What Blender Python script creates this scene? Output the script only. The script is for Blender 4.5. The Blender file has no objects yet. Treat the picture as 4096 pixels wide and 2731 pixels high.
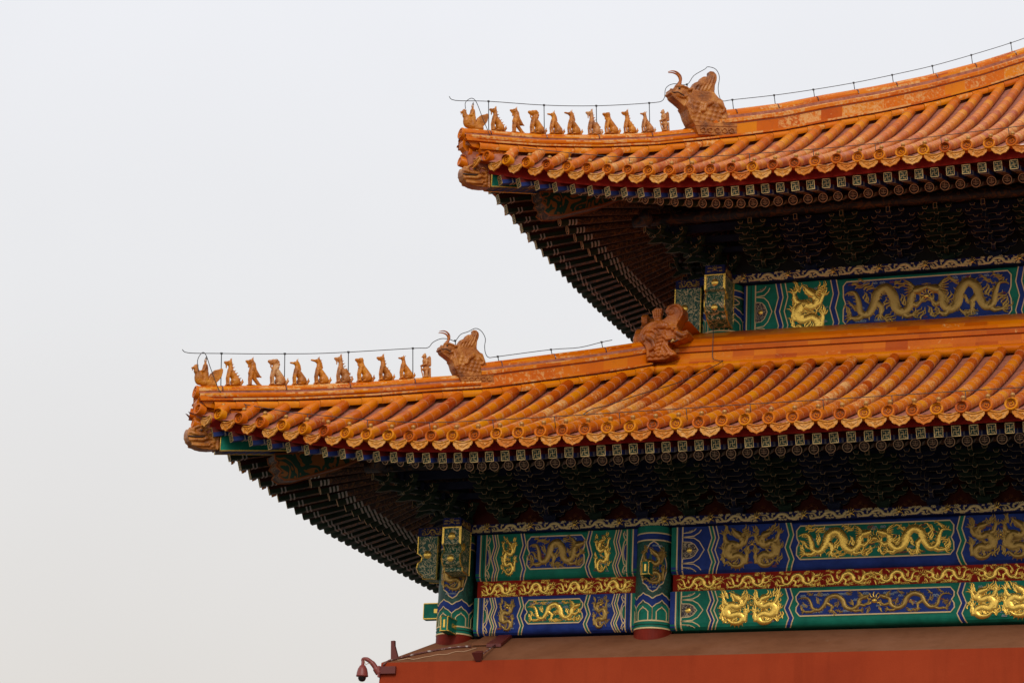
import bpy, math, random
from mathutils import Vector, Matrix, noise
random.seed(7)
R = math.radians
C = bpy.context.scene.collection
scn = bpy.context.scene
V = Vector

# ------------------------------------------------------------------ camera
cam_d = bpy.data.cameras.new('camera')
cam = bpy.data.objects.new('camera', cam_d); C.objects.link(cam); scn.camera = cam
CAM = V((15.0482, -38.2599, -7.6073))
yaw, pitch, roll = -0.360076, 0.293446, 0.042342
fw = V((math.sin(yaw)*math.cos(pitch), math.cos(yaw)*math.cos(pitch), math.sin(pitch)))
rt = V((math.cos(yaw), -math.sin(yaw), 0)); up = rt.cross(fw)
rr = math.cos(roll)*rt+math.sin(roll)*up; uu = math.cos(roll)*up-math.sin(roll)*rt
cam.matrix_world = Matrix(((rr.x, uu.x, -fw.x, CAM.x), (rr.y, uu.y, -fw.y, CAM.y), (rr.z, uu.z, -fw.z, CAM.z), (0, 0, 0, 1)))
cam_d.sensor_width = 36.0; cam_d.lens = 10771.73/4096*36
cam_d.clip_start = .5; cam_d.clip_end = 3000

# ------------------------------------------------------------------ world + sun + exposure
SUN_EL, SUN_AZ = R(36), R(14)      # azimuth east of the building's front normal
w = bpy.data.worlds.new('World'); scn.world = w; w.use_nodes = True
nt = w.node_tree; nt.nodes.clear(); L = nt.links.new
out = nt.nodes.new('ShaderNodeOutputWorld'); bg = nt.nodes.new('ShaderNodeBackground')
sky = nt.nodes.new('ShaderNodeTexSky'); sky.sky_type = 'NISHITA'; sky.sun_disc = False
sky.sun_elevation = SUN_EL; sky.sun_rotation = math.pi-SUN_AZ; sky.dust_density = 6; sky.air_density = 1.2
tc = nt.nodes.new('ShaderNodeTexCoord'); sep = nt.nodes.new('ShaderNodeSeparateXYZ'); L(tc.outputs['Generated'], sep.inputs[0])
ramp = nt.nodes.new('ShaderNodeValToRGB'); L(sep.outputs['Z'], ramp.inputs[0])
e = ramp.color_ramp.elements
e[0].position = .15; e[0].color = (.73, .70, .665, 1); e[1].position = .43; e[1].color = (.835, .845, .885, 1)
m_ = e.new(.30); m_.color = (.80, .80, .812, 1)
nz = nt.nodes.new('ShaderNodeTexNoise'); nz.inputs['Scale'].default_value = 5; nz.inputs['Detail'].default_value = 4
L(tc.outputs['Generated'], nz.inputs['Vector'])
mr = nt.nodes.new('ShaderNodeMapRange'); mr.inputs[3].default_value = 6.95; mr.inputs[4].default_value = 7.65; L(nz.outputs['Fac'], mr.inputs[0])
vm = nt.nodes.new('ShaderNodeVectorMath'); vm.operation = 'SCALE'; L(ramp.outputs[0], vm.inputs[0]); L(mr.outputs[0], vm.inputs['Scale'])
mx = nt.nodes.new('ShaderNodeMixRGB'); mx.inputs[0].default_value = .04
L(vm.outputs[0], mx.inputs[1]); L(sky.outputs[0], mx.inputs[2]); L(mx.outputs[0], bg.inputs[0])
bg.inputs[1].default_value = .145
L(bg.outputs[0], out.inputs[0])
sd = bpy.data.lights.new('sun', 'SUN'); sd.energy = 1.5; sd.angle = R(20); sd.color = (1, .96, .9)
so = bpy.data.objects.new('sun', sd); C.objects.link(so)
sv = V((math.sin(SUN_AZ)*math.cos(SUN_EL), -math.cos(SUN_AZ)*math.cos(SUN_EL), math.sin(SUN_EL)))
so.rotation_euler = sv.to_track_quat('Z', 'Y').to_euler()
scn.view_settings.view_transform = 'Standard'; scn.view_settings.look = 'None'
scn.view_settings.exposure = 0; scn.view_settings.gamma = 1

# ------------------------------------------------------------------ materials
def mat(name, col, rough=.6, metal=0., spec=.5):
    m = bpy.data.materials.new(name); m.use_nodes = True
    b = m.node_tree.nodes['Principled BSDF']
    b.inputs['Base Color'].default_value = (*col, 1); b.inputs['Roughness'].default_value = rough
    b.inputs['Metallic'].default_value = metal; b.inputs['Specular IOR Level'].default_value = spec
    return m
class NT:
    def __init__(s, m): s.t = m.node_tree; s.b = s.t.nodes['Principled BSDF']
    def n(s, ty, **k):
        o = s.t.nodes.new(ty)
        for a, v in k.items(): setattr(o, a, v)
        return o
    def l(s, a, b): s.t.links.new(a, b)
    def obj(s):
        return s.n('ShaderNodeTexCoord').outputs['Object']
    def geo(s):
        return s.n('ShaderNodeNewGeometry').outputs['Position']
    def noise(s, scale, detail=4, rough=.55, vec=None, dist=0):
        o = s.n('ShaderNodeTexNoise'); o.inputs['Scale'].default_value = scale; o.inputs['Detail'].default_value = detail
        o.inputs['Roughness'].default_value = rough; o.inputs['Distortion'].default_value = dist
        if vec: s.l(vec, o.inputs['Vector'])
        return o.outputs['Fac']
    def ramp(s, fac, *st):
        o = s.n('ShaderNodeValToRGB'); s.l(fac, o.inputs[0]); el = o.color_ramp.elements
        while len(el) < len(st): el.new(.5)
        for q, (p, c) in zip(el, st): q.position = p; q.color = (*c, 1)
        return o.outputs[0]
    def mix(s, f, a, b):
        o = s.n('ShaderNodeMixRGB')
        for i, x in enumerate((f, a, b)):
            if isinstance(x, tuple): o.inputs[i].default_value = (*x, 1)
            elif isinstance(x, (int, float)): o.inputs[i].default_value = x
            else: s.l(x, o.inputs[i])
        return o.outputs[0]
    def math(s, op, a, b=0., clamp=False):
        o = s.n('ShaderNodeMath', operation=op); o.use_clamp = clamp
        for i, x in enumerate((a, b)):
            if isinstance(x, (int, float)): o.inputs[i].default_value = x
            else: s.l(x, o.inputs[i])
        return o.outputs[0]
    def attr(s, n): return s.n('ShaderNodeAttribute', attribute_name=n).outputs['Fac']
    def bump(s, h, dist=.01, st=1.):
        o = s.n('ShaderNodeBump'); o.inputs['Distance'].default_value = dist; o.inputs['Strength'].default_value = st
        s.l(h, o.inputs['Height']); s.l(o.outputs[0], s.b.inputs['Normal'])
    def col(s, c): s.l(c, s.b.inputs['Base Color'])

GLZ = ((.36, .044, .001), (.60, .135, .001), (.68, .245, .001))
WORN = (.72, .42, .16)
def glaze(name, rnd='attr', wear0=0., tint=GLZ, rough=.36):
    m = mat(name, tint[1], rough, 0., .10); t = NT(m); p = t.geo()
    if rnd == 'attr': tone = t.attr('tone'); wear = t.attr('wear')
    else: tone = t.n('ShaderNodeObjectInfo').outputs['Random']; wear = t.math('MULTIPLY', tone, .3)
    n1 = t.noise(2.2, 3, .5, p); n2 = t.noise(16, 6, .7, p, .6)
    f = t.math('ADD', t.math('MULTIPLY', tone, .75), t.math('MULTIPLY', n1, .3))
    c = t.ramp(f, (.1, tint[0]), (.5, tint[1]), (.95, tint[2]))
    thr = t.math('SUBTRACT', t.math('ADD', n2, t.math('MULTIPLY', wear, .30)), .70-wear0)
    wf = t.math('MULTIPLY', thr, 9., True)
    wc = t.mix(t.noise(40, 3, .5, p), WORN, (.62, .27, .07))
    c = t.mix(wf, c, wc)
    dirt = t.math('MULTIPLY', t.math('SUBTRACT', t.noise(7, 5, .7, p), .56), 4., True)
    c = t.mix(t.math('MULTIPLY', dirt, .35), c, (.16, .055, .012))
    t.col(c)
    t.l(t.math('ADD', t.math('MULTIPLY', wf, .4), rough), t.b.inputs['Roughness'])
    t.bump(n2, .006, .5); t.b.inputs['Coat Weight'].default_value = .10; t.b.inputs['Coat Roughness'].default_value = .08
    return m
M = {}
M['tile'] = glaze('glazed_tile')
M['ridge'] = glaze('glazed_ridge', wear0=.0)
M['tileobj'] = glaze('glazed_end_tile', 'obj', -.02)
M['drip'] = glaze('glazed_drip_tile', 'obj', .15, ((.50, .12, .01), (.56, .20, .02), (.58, .25, .04)))
def figure_mat(name, a, b, c, st=.8):
    m = mat(name, b, .40, 0., .4); t = NT(m); p = t.geo()
    n = t.noise(5, 4, .6, p); t_ = t.ramp(n, (.3, a), (.5, b), (.72, c))
    fine = t.math('MULTIPLY', t.math('SUBTRACT', t.noise(32, 4, .6, p), .60), 6., True)
    t.col(t.mix(t.math('MULTIPLY', fine, .6), t_, (.58, .31, .10)))
    v = t.n('ShaderNodeTexVoronoi'); v.inputs['Scale'].default_value = 34; t.l(p, v.inputs['Vector'])
    t.bump(t.math('ADD', v.outputs['Distance'], t.noise(50, 3, .6, p)), .010, st*.6)
    return m
M['figure'] = figure_mat('glazed_figurine', (.24, .065, .003), (.50, .155, .004), (.64, .25, .010))
M['figure_worn'] = figure_mat('glazed_figurine_worn', (.26, .09, .02), (.48, .17, .03), (.58, .33, .14))
M['beast'] = figure_mat('glazed_beast', (.15, .040, .004), (.36, .105, .007), (.58, .25, .05), .7)
M['head'] = figure_mat('glazed_ridge_head', (.17, .040, .003), (.38, .090, .004), (.50, .15, .008), .8)
M['joint'] = mat('lime_joint', (.46, .17, .055), .8)
M['disc_in'] = glaze('glazed_disc_recess', 'obj', .0, ((.16, .035, .004), (.28, .065, .005), (.36, .09, .008)))
M['mortar'] = mat('pink_mortar', (.27, .11, .085), .85); t = NT(M['mortar']); p = t.geo()
t.col(t.ramp(t.noise(9, 5, .7, p), (.3, (.20, .055, .028)), (.5, (.33, .10, .055)), (.75, (.44, .18, .11))))
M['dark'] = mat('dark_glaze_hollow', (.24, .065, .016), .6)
M['dark2'] = mat('dark_glaze_shadow', (.035, .014, .008), .5)
M['gold'] = mat('gold_leaf', (1., .64, .12), .27, .75); t = NT(M['gold']); v_ = t.n('ShaderNodeTexVoronoi'); v_.inputs['Scale'].default_value = 38; t.l(t.geo(), v_.inputs['Vector']); t.bump(v_.outputs['Distance'], .004, .3)
M['gold_dull'] = mat('dull_gold_leaf', (.44, .27, .07), .32, .75); t = NT(M['gold_dull']); t.bump(t.noise(60, 3, .6, t.geo()), .006, .6)
M['line'] = mat('gold_line', (.92, .66, .32), .5, .1)
M['wanline'] = mat('rafter_end_gold', (.72, .50, .20), .5, .1)
M['line_dim'] = mat('dim_gold_line', (.90, .62, .36), .55, .0)
def paint(name, c, var=.35, rough=.5):
    m = mat(name, c, rough, 0., .12); t = NT(m); n = t.noise(3.5, 5, .65, t.geo())
    d = tuple(x*(1-var) for x in c); l = tuple(min(1, x*(1+var*.6)+.004) for x in c)
    t.col(t.ramp(n, (.3, d), (.7, l))); return m
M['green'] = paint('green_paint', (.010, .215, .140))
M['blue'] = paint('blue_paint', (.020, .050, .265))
M['red'] = paint('red_paint', (.33, .016, .007), .2, .7)
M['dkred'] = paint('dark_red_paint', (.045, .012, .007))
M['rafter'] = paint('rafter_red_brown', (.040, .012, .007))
M['shaft'] = paint('column_red', (.22, .018, .007))
def scroll(name, base, lc, scale=16, wd=.025, rough=.5, metal=0.):
    m = mat(name, base, rough); t = NT(m); p = t.geo()
    n = t.noise(scale, 1.5, .5, p, 1.4)
    d = t.math('ABSOLUTE', t.math('SUBTRACT', t.math('FRACT', t.math('MULTIPLY', n, 5.)), .5))
    f = t.math('LESS_THAN', d, wd*5)
    t.col(t.mix(f, base, lc)); return m
M['scroll'] = scroll('gold_scroll_on_green', (.010, .10, .060), (.66, .54, .28), 9, .03)
M['teal'] = scroll('teal_scroll_on_green', (.006, .06, .042), (.012, .125, .085), 9, .04)
M['hipscroll'] = scroll('orange_scroll_on_green', (.010, .060, .036), (.30, .11, .02), 2.6, .035)
M['dkscroll'] = scroll('scroll_on_brown', (.035, .018, .03), (.50, .40, .24), 14, .035)
M['flyflower'] = scroll('rafter_underside_flowers', (.036, .022, .015), (.24, .105, .03), 5, .03)
M['vine'] = scroll('rafter_underside_vines', (.028, .012, .008), (.17, .075, .02), 7, .03)
M['bandpaint'] = scroll('gold_pattern_on_blue', (.012, .02, .11), (.42, .27, .07), 8, .03)
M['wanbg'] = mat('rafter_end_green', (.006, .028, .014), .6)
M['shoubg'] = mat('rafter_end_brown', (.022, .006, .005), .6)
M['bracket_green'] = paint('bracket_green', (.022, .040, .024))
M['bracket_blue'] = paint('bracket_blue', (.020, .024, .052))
M['bracket_line'] = mat('bracket_line', (.60, .42, .22), .5, .0); M['bracket_edge'] = mat('bracket_edge', (.22, .16, .09), .6, .0)
M['purlin'] = scroll('purlin_scrolls', (.014, .012, .016), (.09, .036, .010), 4, .03)
M['ornboard'] = paint('bracket_board_red', (.10, .016, .008)); 
M['orn'] = mat('bracket_board_flame', (.26, .075, .012), .6)
def wallm(name, a, b, c):
    m = mat(name, b, .9, spec=.08); t = NT(m); p = t.geo()
    n = t.noise(.9, 6, .65, p); c1 = t.ramp(n, (.3, a), (.5, b), (.72, c))
    f = t.noise(22, 4, .6, p); mp_ = t.n('ShaderNodeMapping'); mp_.inputs['Scale'].default_value = (3., 3., .35); t.l(p, mp_.inputs[0]); st = t.math('MULTIPLY', t.math('SUBTRACT', t.noise(1.6, 5, .6, mp_.outputs[0]), .5), 2.4, True)
    c2 = t.mix(t.math('MULTIPLY', st, .42), t.mix(t.math('MULTIPLY', f, .25), c1, a), tuple(x*.55 for x in a)); sp_ = t.math('MULTIPLY', t.math('SUBTRACT', t.noise(3.1, 6, .75, p), .66), 7., True)
    t.col(t.mix(t.math('MULTIPLY', sp_, .4), c2, (c[0]*1.1, c[1]*1.9, c[2]*2.4))); t.bump(t.noise(35, 4, .6, p), .004, .4); return m
M['wall'] = wallm('red_plaster', (.29, .038, .013), (.335, .045, .014), (.37, .052, .016))
M['ledge'] = wallm('dusty_ledge_plaster', (.18, .065, .030), (.24, .095, .045), (.28, .12, .065))
M['metal_red'] = mat('red_painted_metal', (.24, .045, .035), .45)
M['metal_dark'] = mat('dark_red_metal', (.13, .018, .012), .5)
M['wire'] = mat('dark_steel_wire', (.05, .05, .05), .5, .4)
M['dome'] = mat('smoked_dome', (.012, .008, .008), .12)
M['cable'] = mat('pale_cable', (.55, .34, .2), .6)
M['pipe'] = mat('grimy_conduit', (.20, .10, .08), .6); t = NT(M['pipe'])
t.col(t.ramp(t.noise(14, 3, .6, t.geo()), (.42, (.13, .035, .025)), (.56, (.17, .06, .05)), (.62, (.5, .42, .38))))
M['white'] = mat('white_paint', (.45, .43, .40), .6)
M['flank'] = mat('rafter_flank_blue', (.02, .04, .19), .6, 0., .3)
M['flank_red'] = mat('rafter_flank_red', (.17, .014, .008), .5)
M['face'] = mat('pale_glaze_face', (.62, .42, .30), .5)
M['hat'] = mat('grey_hat', (.16, .13, .12), .6)
M['ground'] = paint('stone_paving', (.12, .105, .09), .25, .9)
M['core'] = mat('dark_interior', (.02, .015, .012), .9)

# ------------------------------------------------------------------ mesh helpers
class MB:
    def __init__(s): s.v = []; s.f = []; s.m = []; s.s = []; s.t = []; s.w = []
    def add(s, vs, fs, m=0, smooth=False, tone=.5, wear=0.):
        o = len(s.v); s.v += [tuple(x) for x in vs]
        for f in fs: s.f.append([i+o for i in f]); s.m.append(m); s.s.append(smooth); s.t.append(tone); s.w.append(wear)
    def box(s, c, d, m=0, X=None, tone=.5):
        vs = [V((c[0]+d[0]/2*i, c[1]+d[1]/2*j, c[2]+d[2]/2*k)) for i in (-1, 1) for j in (-1, 1) for k in (-1, 1)]
        if X: vs = [X @ x for x in vs]
        s.add(vs, [(0, 1, 3, 2), (4, 6, 7, 5), (0, 4, 5, 1), (2, 3, 7, 6), (0, 2, 6, 4), (1, 5, 7, 3)], m, False, tone)
    def hexa(s, vs, m=0):   # 4 bottom + 4 top
        s.add(vs, [(3, 2, 1, 0), (4, 5, 6, 7), (0, 1, 5, 4), (1, 2, 6, 5), (2, 3, 7, 6), (3, 0, 4, 7)], m)
    def tube(s, pts, rad, n=8, m=0, smooth=True, caps=True, tone=.5):
        pts = [V(q) for q in pts]
        if isinstance(rad, (int, float)): rad = [rad]*len(pts)
        vs = []; prev = None
        for i, q in enumerate(pts):
            d = (pts[min(i+1, len(pts)-1)]-pts[max(i-1, 0)]).normalized()
            if prev is None: a = d.orthogonal().normalized()
            else: a = (prev-d*prev.dot(d)).normalized()
            prev = a; b = d.cross(a)
            for k in range(n):
                h = 2*math.pi*k/n; vs.append(q+(a*math.cos(h)+b*math.sin(h))*rad[i])
        fs = [(i*n+k, i*n+(k+1) % n, (i+1)*n+(k+1) % n, (i+1)*n+k) for i in range(len(pts)-1) for k in range(n)]
        if caps: fs += [tuple(range(n))[::-1], tuple(range((len(pts)-1)*n, len(pts)*n))]
        s.add(vs, fs, m, smooth, tone)
    def prism(s, front, back, m=0, ms=None):
        n = len(front)
        s.add(front+back, [tuple(range(n)), tuple(range(2*n-1, n-1, -1))], m)
        s.add(front+back, [(i, i+n, (i+1) % n+n, (i+1) % n) for i in range(n)], m if ms is None else ms)
    def lathe(s, prof, n=16, m=0, X=None, smooth=True):
        vs = []
        for r, z in prof:
            for k in range(n):
                q = V((r*math.cos(2*math.pi*k/n), r*math.sin(2*math.pi*k/n), z)); vs.append(X @ q if X else q)
        s.add(vs, [(i*n+k, i*n+(k+1) % n, (i+1)*n+(k+1) % n, (i+1)*n+k) for i in range(len(prof)-1) for k in range(n)], m, smooth)
    def mesh(s, name, mats):
        me = bpy.data.meshes.new(name); me.from_pydata(s.v, [], s.f)
        for m in (mats if isinstance(mats, (list, tuple)) else [mats]): me.materials.append(m)
        me.polygons.foreach_set('material_index', s.m); me.polygons.foreach_set('use_smooth', s.s)
        a = me.attributes.new('tone', 'FLOAT', 'FACE'); a.data.foreach_set('value', s.t)
        a = me.attributes.new('wear', 'FLOAT', 'FACE'); a.data.foreach_set('value', s.w)
        me.update(); return me
    def build(s, name, mats, parent=None):
        return put(name, s.mesh(name, mats), parent)
def put(name, me, parent=None, mw=None):
    o = bpy.data.objects.new(name, me); C.objects.link(o)
    if parent is not None: o.parent = parent
    if mw is not None: o.matrix_basis = mw
    return o
def empty(name, label, cat, loc=(0, 0, 0), rz=0, group=None):
    o = bpy.data.objects.new(name, None); C.objects.link(o); o.location = loc; o.rotation_euler = (0, 0, rz)
    return tag(o, label, cat, group)
def tag(o, label, cat, group=None):
    o['label'] = label; o['category'] = cat
    if group: o['group'] = group
    return o
def lerp(a, b, t): return a+(b-a)*t
def interp(tab, x):
    if x <= tab[0][0]: (a, b), (c, d) = tab[0], tab[1]
    elif x >= tab[-1][0]: (a, b), (c, d) = tab[-2], tab[-1]
    else:
        for i in range(len(tab)-1):
            if tab[i][0] <= x <= tab[i+1][0]: (a, b), (c, d) = tab[i], tab[i+1]; break
    return b+(d-b)*(x-a)/(c-a)
def smoothline(pts, n=6):
    pts = [tuple(q) for q in pts]; P = [pts[0]]+pts+[pts[-1]]; o = []
    for i in range(1, len(P)-2):
        for k in range(n):
            t = k/n; a, b, c, d = P[i-1], P[i], P[i+1], P[i+2]
            o.append(tuple(.5*((2*b[j])+(-a[j]+c[j])*t+(2*a[j]-5*b[j]+4*c[j]-d[j])*t*t+(-a[j]+3*b[j]-3*c[j]+d[j])*t**3) for j in range(len(b))))
    return o+[pts[-1]]
def sw(q): return V((q[1], q[0], q[2]))          # mirror in the 45 degree corner plane
def ident(q): return V(q)

# ------------------------------------------------------------------ ground
g = MB(); g.add([(-900, -900, -9.2), (900, -900, -9.2), (900, 900, -9.2), (-900, 900, -9.2)], [(0, 1, 2, 3)])
go = g.build('ground', M['ground']); go['kind'] = 'structure'

# ------------------------------------------------------------------ the hall
hall = empty('palace_hall', 'double eaved palace hall with orange glazed roofs and painted beams above the red wall', 'building')

class Roof:
    pass
lo = Roof(); up_ = Roof()
lo.y0, lo.xs, lo.xc, lo.xmax = -3.1, 1.3, -3.3, 10.7
lo.E = lambda x: 2.36+.50*(max(0, (1.4-x)/4.2))**2+(.004*(x-2) if x > 2 else 0)
lo.hb = [(-3.3, 3.04), (-2.835, 3.149), (-2.084, 3.328), (-1.209, 3.58), (-.422, 3.84), (.144, 4.01), (.724, 4.244), (1.473, 4.542), (1.931, 4.737), (2.2, 4.86)]
lo.yw, lo.zw = 2.2, 4.87; lo.drop = .345; up_.drop = .375
up_.y0, up_.xs, up_.xc, up_.xmax = -.01, 4.6, -.35, 10.4
up_.E = lambda x: 7.345+.52*(max(0, (4.6-x)/4.55))**2+(.018*(x-5.5) if x > 5.5 else 0)
up_.hb = [(-.35, 8.06), (.147, 8.145), (.666, 8.24), (1.407, 8.433), (2.163, 8.691), (3.287, 9.164), (3.91, 9.449), (4.541, 9.795), (5.277, 10.176), (6.03, 10.601), (6.8, 11.086), (7.479, 11.561), (9, 12.75), (11, 14.5)]
up_.yw, up_.zw = 99, 99
def sfun(r, x): return max(0., (r.xs-x)/(r.xs-r.xc))
def ye(r, x, off=0.): return r.y0+off-.25*sfun(r, x)**2
def row_end(r, x):
    y = x-.33
    if y > r.yw-.17: return r.yw-.17, r.zw-.16
    return y, interp(r.hb, (x+y)/2)-.13
def row_pt(r, x, s, dz=0.):
    y1, z1 = row_end(r, x); y0 = ye(r, x); z0 = r.E(x)
    y1 = max(y1, y0+.05); z1 = max(z1, z0-.02)
    return V((x, lerp(y0, y1, s), z0+(z1-z0)*(.78*s+.22*s*s)+dz))

PITCH = .3375
def disc_mesh():
    b = MB(); X = Matrix.Rotation(R(90), 4, 'X')     # axis -> -Y
    b.lathe([(.086, -.10), (.094, 0), (.091, .014), (.068, .014), (.064, -.012)], 20, 0, X)
    b.lathe([(.064, -.012), (0, -.012)], 20, 1, X)
    def rb(pts, r):
        b.tube([V((x, .006, z)) for x, z in pts], r, 5, 0)
    rb([((.010+.0042*k)*math.cos(.9*k), (.010+.0042*k)*math.sin(.9*k)) for k in range(9)], .008)
    for k in range(4): t_ = .5+1.6*k; rb([(.022*math.cos(t_), .022*math.sin(t_)), (.036*math.cos(t_+.35), .036*math.sin(t_+.35)), (.048*math.cos(t_+.1), .048*math.sin(t_+.1))], .006)
    return b.mesh('end_tile', [M['tileobj'], M['disc_in']])
def drip_mesh():
    b = MB(); w = .138
    out = []
    for i in range(13):
        a = i/12; x = lerp(-w, w, a); out.append((x, -.095-.028*math.sin(math.pi*a)*1.0+.02))
    lob = [(.136, -.085), (.140, -.118), (.126, -.146), (.110, -.152), (.102, -.174), (.076, -.194), (.052, -.194), (.026, -.206), (.012, -.214), (0, -.228)]
    out += lob+[(-x, z) for x, z in lob[-2::-1]]
    tilt = lambda x, z, d: V((x, -.02+d-(z+.09)*-.12, z))
    b.prism([tilt(x, z, -.012) for x, z in out], [tilt(x, z, .012) for x, z in out], 0)
    b.tube([tilt(x, z, -.014) for x, z in out[13:]], .008, 5, 0)
    b.tube([V((lerp(-.125, .125, i/8), -.035, -.07-.03*math.sin(math.pi*i/8))) for i in range(9)], .013, 6, 0)
    b.tube([tilt(x, z, -.016) for x, z in smoothline([(-.085, -.115), (-.05, -.125), (-.03, -.15), (0, -.135), (.02, -.16), (.05, -.14), (.085, -.118)])], .008, 5, 0)
    b.tube([tilt(.022*math.cos(k*.9), -.15+.022*math.sin(k*.9), -.016) for k in range(8)], .006, 5, 0)
    return b.mesh('drip_tile', [M['drip']])
def nail_mesh():
    b = MB(); b.lathe([(.028, -.03), (.028, .025), (.034, .03), (.034, .05), (.027, .066), (.011, .075), (0, .076)], 10)
    return b.mesh('roof_nail', [mat('roof_nail_brass', (.42, .20, .045), .35, .35)])
DISC, DRIP, NAIL = disc_mesh(), drip_mesh(), nail_mesh()

def tile_row(r, x, fn, parent, rng):
    # half-round cover tiles, each flared at its lower end
    Ltot = (row_pt(r, x, 1)-row_pt(r, x, 0)).length
    n = max(1, round(Ltot/.345)); b = MB(); rowwear = rng.random()
    first = rng.random()*.5+.25
    for k in range(n):
        tone = min(1, max(0, rng.gauss(.5, .24))); fr = k/n
        cl = (math.exp(-((x-2.3)/1.3)**2)+.8*math.exp(-((x-6.9)/1.2)**2)) if r is lo else .35
        wear = max(0, min(1.1, rng.gauss(.05+.35*rowwear**2+.95*cl*max(0, 1-abs(fr-.42)*2.2), .20)))
        if r is lo and fr > .75: tone -= .22
        if r is up_ and fr < .55: wear = min(1.1, wear+.15)
        rings = []
        for s, ra in ((k/n, .0865), ((k+.10)/n, .0855), ((k+.95)/n, .0820), ((k+.985)/n, .078)):
            c = row_pt(r, x, s); d = (row_pt(r, x, min(1, s+.02))-row_pt(r, x, max(0, s-.02))).normalized()
            u = V((1, 0, 0)).cross(d).normalized()
            rings.append([fn(c+V((1, 0, 0))*ra*math.cos(h)+u*ra*math.sin(h)) for h in [math.pi*(i/8*1.5-.25) for i in range(9)]])
        vs = [q for g_ in rings for q in g_]
        if k:
            b.add(last+rings[0], [(i, i+1, 10+i, 9+i) for i in range(8)], 2, True)
        last = rings[-1]
        b.add(vs, [(j*9+i, j*9+i+1, (j+1)*9+i+1, (j+1)*9+i) for j in range(3) for i in range(8)], 0, True, tone, wear)
    # mortar collar at the head of the row
    c = row_pt(r, x, 1); b.lathe([(.0, .03), (.07, .02), (.085, -.03)], 10, 1, Matrix.Translation(fn(c)))
    return b.build('tile_row', [M['tile'], M['mortar'], M['joint']], parent)
def roof(r, nm):
    bed = MB(); rng = random.Random(5)
    x = r.xc+.12; xs_ = []
    first = {'lower_roof': -2.758, 'upper_roof': .146}[nm]
    rows = []; x = first-PITCH
    while x < r.xmax: rows.append(x); x += PITCH
    for fn in (ident, sw):
        cols = [r.xc+.05]+[q+PITCH/2*j for q in rows for j in (0, 1)]
        if fn is sw: cols = [c for c in cols]
        ns = 10; vs = []
        for c in cols:
            for k in range(ns+1): vs.append(fn(row_pt(r, c, k/ns, -.09 if (cols.index(c) % 2) else -.07)))
        bed.add(vs, [(i*(ns+1)+k, (i+1)*(ns+1)+k, (i+1)*(ns+1)+k+1, i*(ns+1)+k+1) for i in range(len(cols)-1) for k in range(ns)], 0, False)
    ro = bed.build(nm, [M['mortar']], hall)
    for fn in (ident, sw):
        lst = rows if fn is ident else rows[:8]
        for x in lst:
            if row_end(r, x)[0]-ye(r, x) > .12: tile_row(r, x, fn, ro, rng)
            # end disc, faces outward and turns towards the corner
            a = .55*sfun(r, x)**2*(1 if fn is ident else -1)
            rz = -a if fn is ident else -a-math.pi/2
            c = fn(V((x, ye(r, x, -.004), r.E(x))))
            put('end_tile', DISC, ro, Matrix.Translation(c+V((rng.uniform(-.006, .006), 0, rng.uniform(-.006, .006)))) @ Matrix.Rotation(rz+rng.gauss(0, .04), 4, 'Z') @ Matrix.Rotation(R(-8+rng.gauss(0, 2.5)), 4, 'X') @ Matrix.Rotation(rng.gauss(0, .5), 4, 'Y'))
            xd = x+PITCH/2; c = fn(V((xd, ye(r, xd, .02 if fn is ident else .10), r.E(xd))))
            put('drip_tile', DRIP, ro, Matrix.Translation(c) @ Matrix.Rotation(rz+rng.gauss(0, .05), 4, 'Z') @ Matrix.Rotation(rng.gauss(0, .035), 4, 'Y') @ Matrix.Scale(rng.uniform(.95, 1.05), 4))
            q = row_pt(r, x, 0)+V((0, .13, .125)); q.y = ye(r, x)+.13
            put('roof_nail', NAIL, ro, Matrix.Translation(fn(q)))
    return ro
lower_roof = roof(lo, 'lower_roof'); upper_roof = roof(up_, 'upper_roof')

# ------------------------------------------------------------------ ridges
def sweep(b, path, nrm, prof, mats, seg, rng, wear=.3, tone0=.5, twin=True):
    """path: list of points; prof: list of (n, z, matindex) half profile; swept on both sides of the centre plane"""
    for side in ((1, -1) if twin else (1,)):
        for j in range(len(prof)-1):
            i = 0; tone = wr = .5
            for i in range(len(path)-1):
                if i % seg == (j*2) % seg or i == 0:
                    tone = min(1, max(0, rng.gauss(tone0, .16))); wr = min(1, max(0, rng.gauss(wear, .3)))
                A, B = path[i], path[i+1]
                q = [A+nrm*side*prof[j][0]+V((0, 0, prof[j][1])), B+nrm*side*prof[j][0]+V((0, 0, prof[j][1])),
                     B+nrm*side*prof[j+1][0]+V((0, 0, prof[j+1][1])), A+nrm*side*prof[j+1][0]+V((0, 0, prof[j+1][1]))]
                b.add(q if side > 0 else q[::-1], [(0, 1, 2, 3)], prof[j][2], False, tone, wr)
NH = V((.7071, -.7071, 0))
def arc(n0, z0, rad, m=0, k=5, h=None):
    h = h or rad
    return [(rad*math.cos(math.pi/2*i/k), z0+h*math.sin(math.pi/2*i/k), m) for i in range(k+1)]
P_FRONT = [(.14, -.06, 2), (.15, -.05, 2), (.15, .0, 0), (.21, .002, 0), (.21, .026, 0), (.13, .036, 2), (.125, .052, 0), (.15, .062, 0), (.158, .085, 0), (.15, .108, 0), (.105, .116, 1), (.095, .148, 1)]+arc(0, .15, .105, 0, 5, .085)
P_REAR = [(.12, -.42, 2), (.15, -.05, 2), (.15, .0, 0), (.21, .002, 0), (.21, .026, 0), (.14, .035, 0), (.135, .17, 2), (.14, .185, 0), (.16, .195, 0), (.16, .235, 0), (.14, .25, 1), (.13, .29, 1)]+arc(0, .29, .12, 0, 5, .10)
def hip_path(r, t0, t1, n):
    return [V((t, t, interp(r.hb, t))) for t in [lerp(t0, t1, i/n) for i in range(n+1)]]
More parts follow.
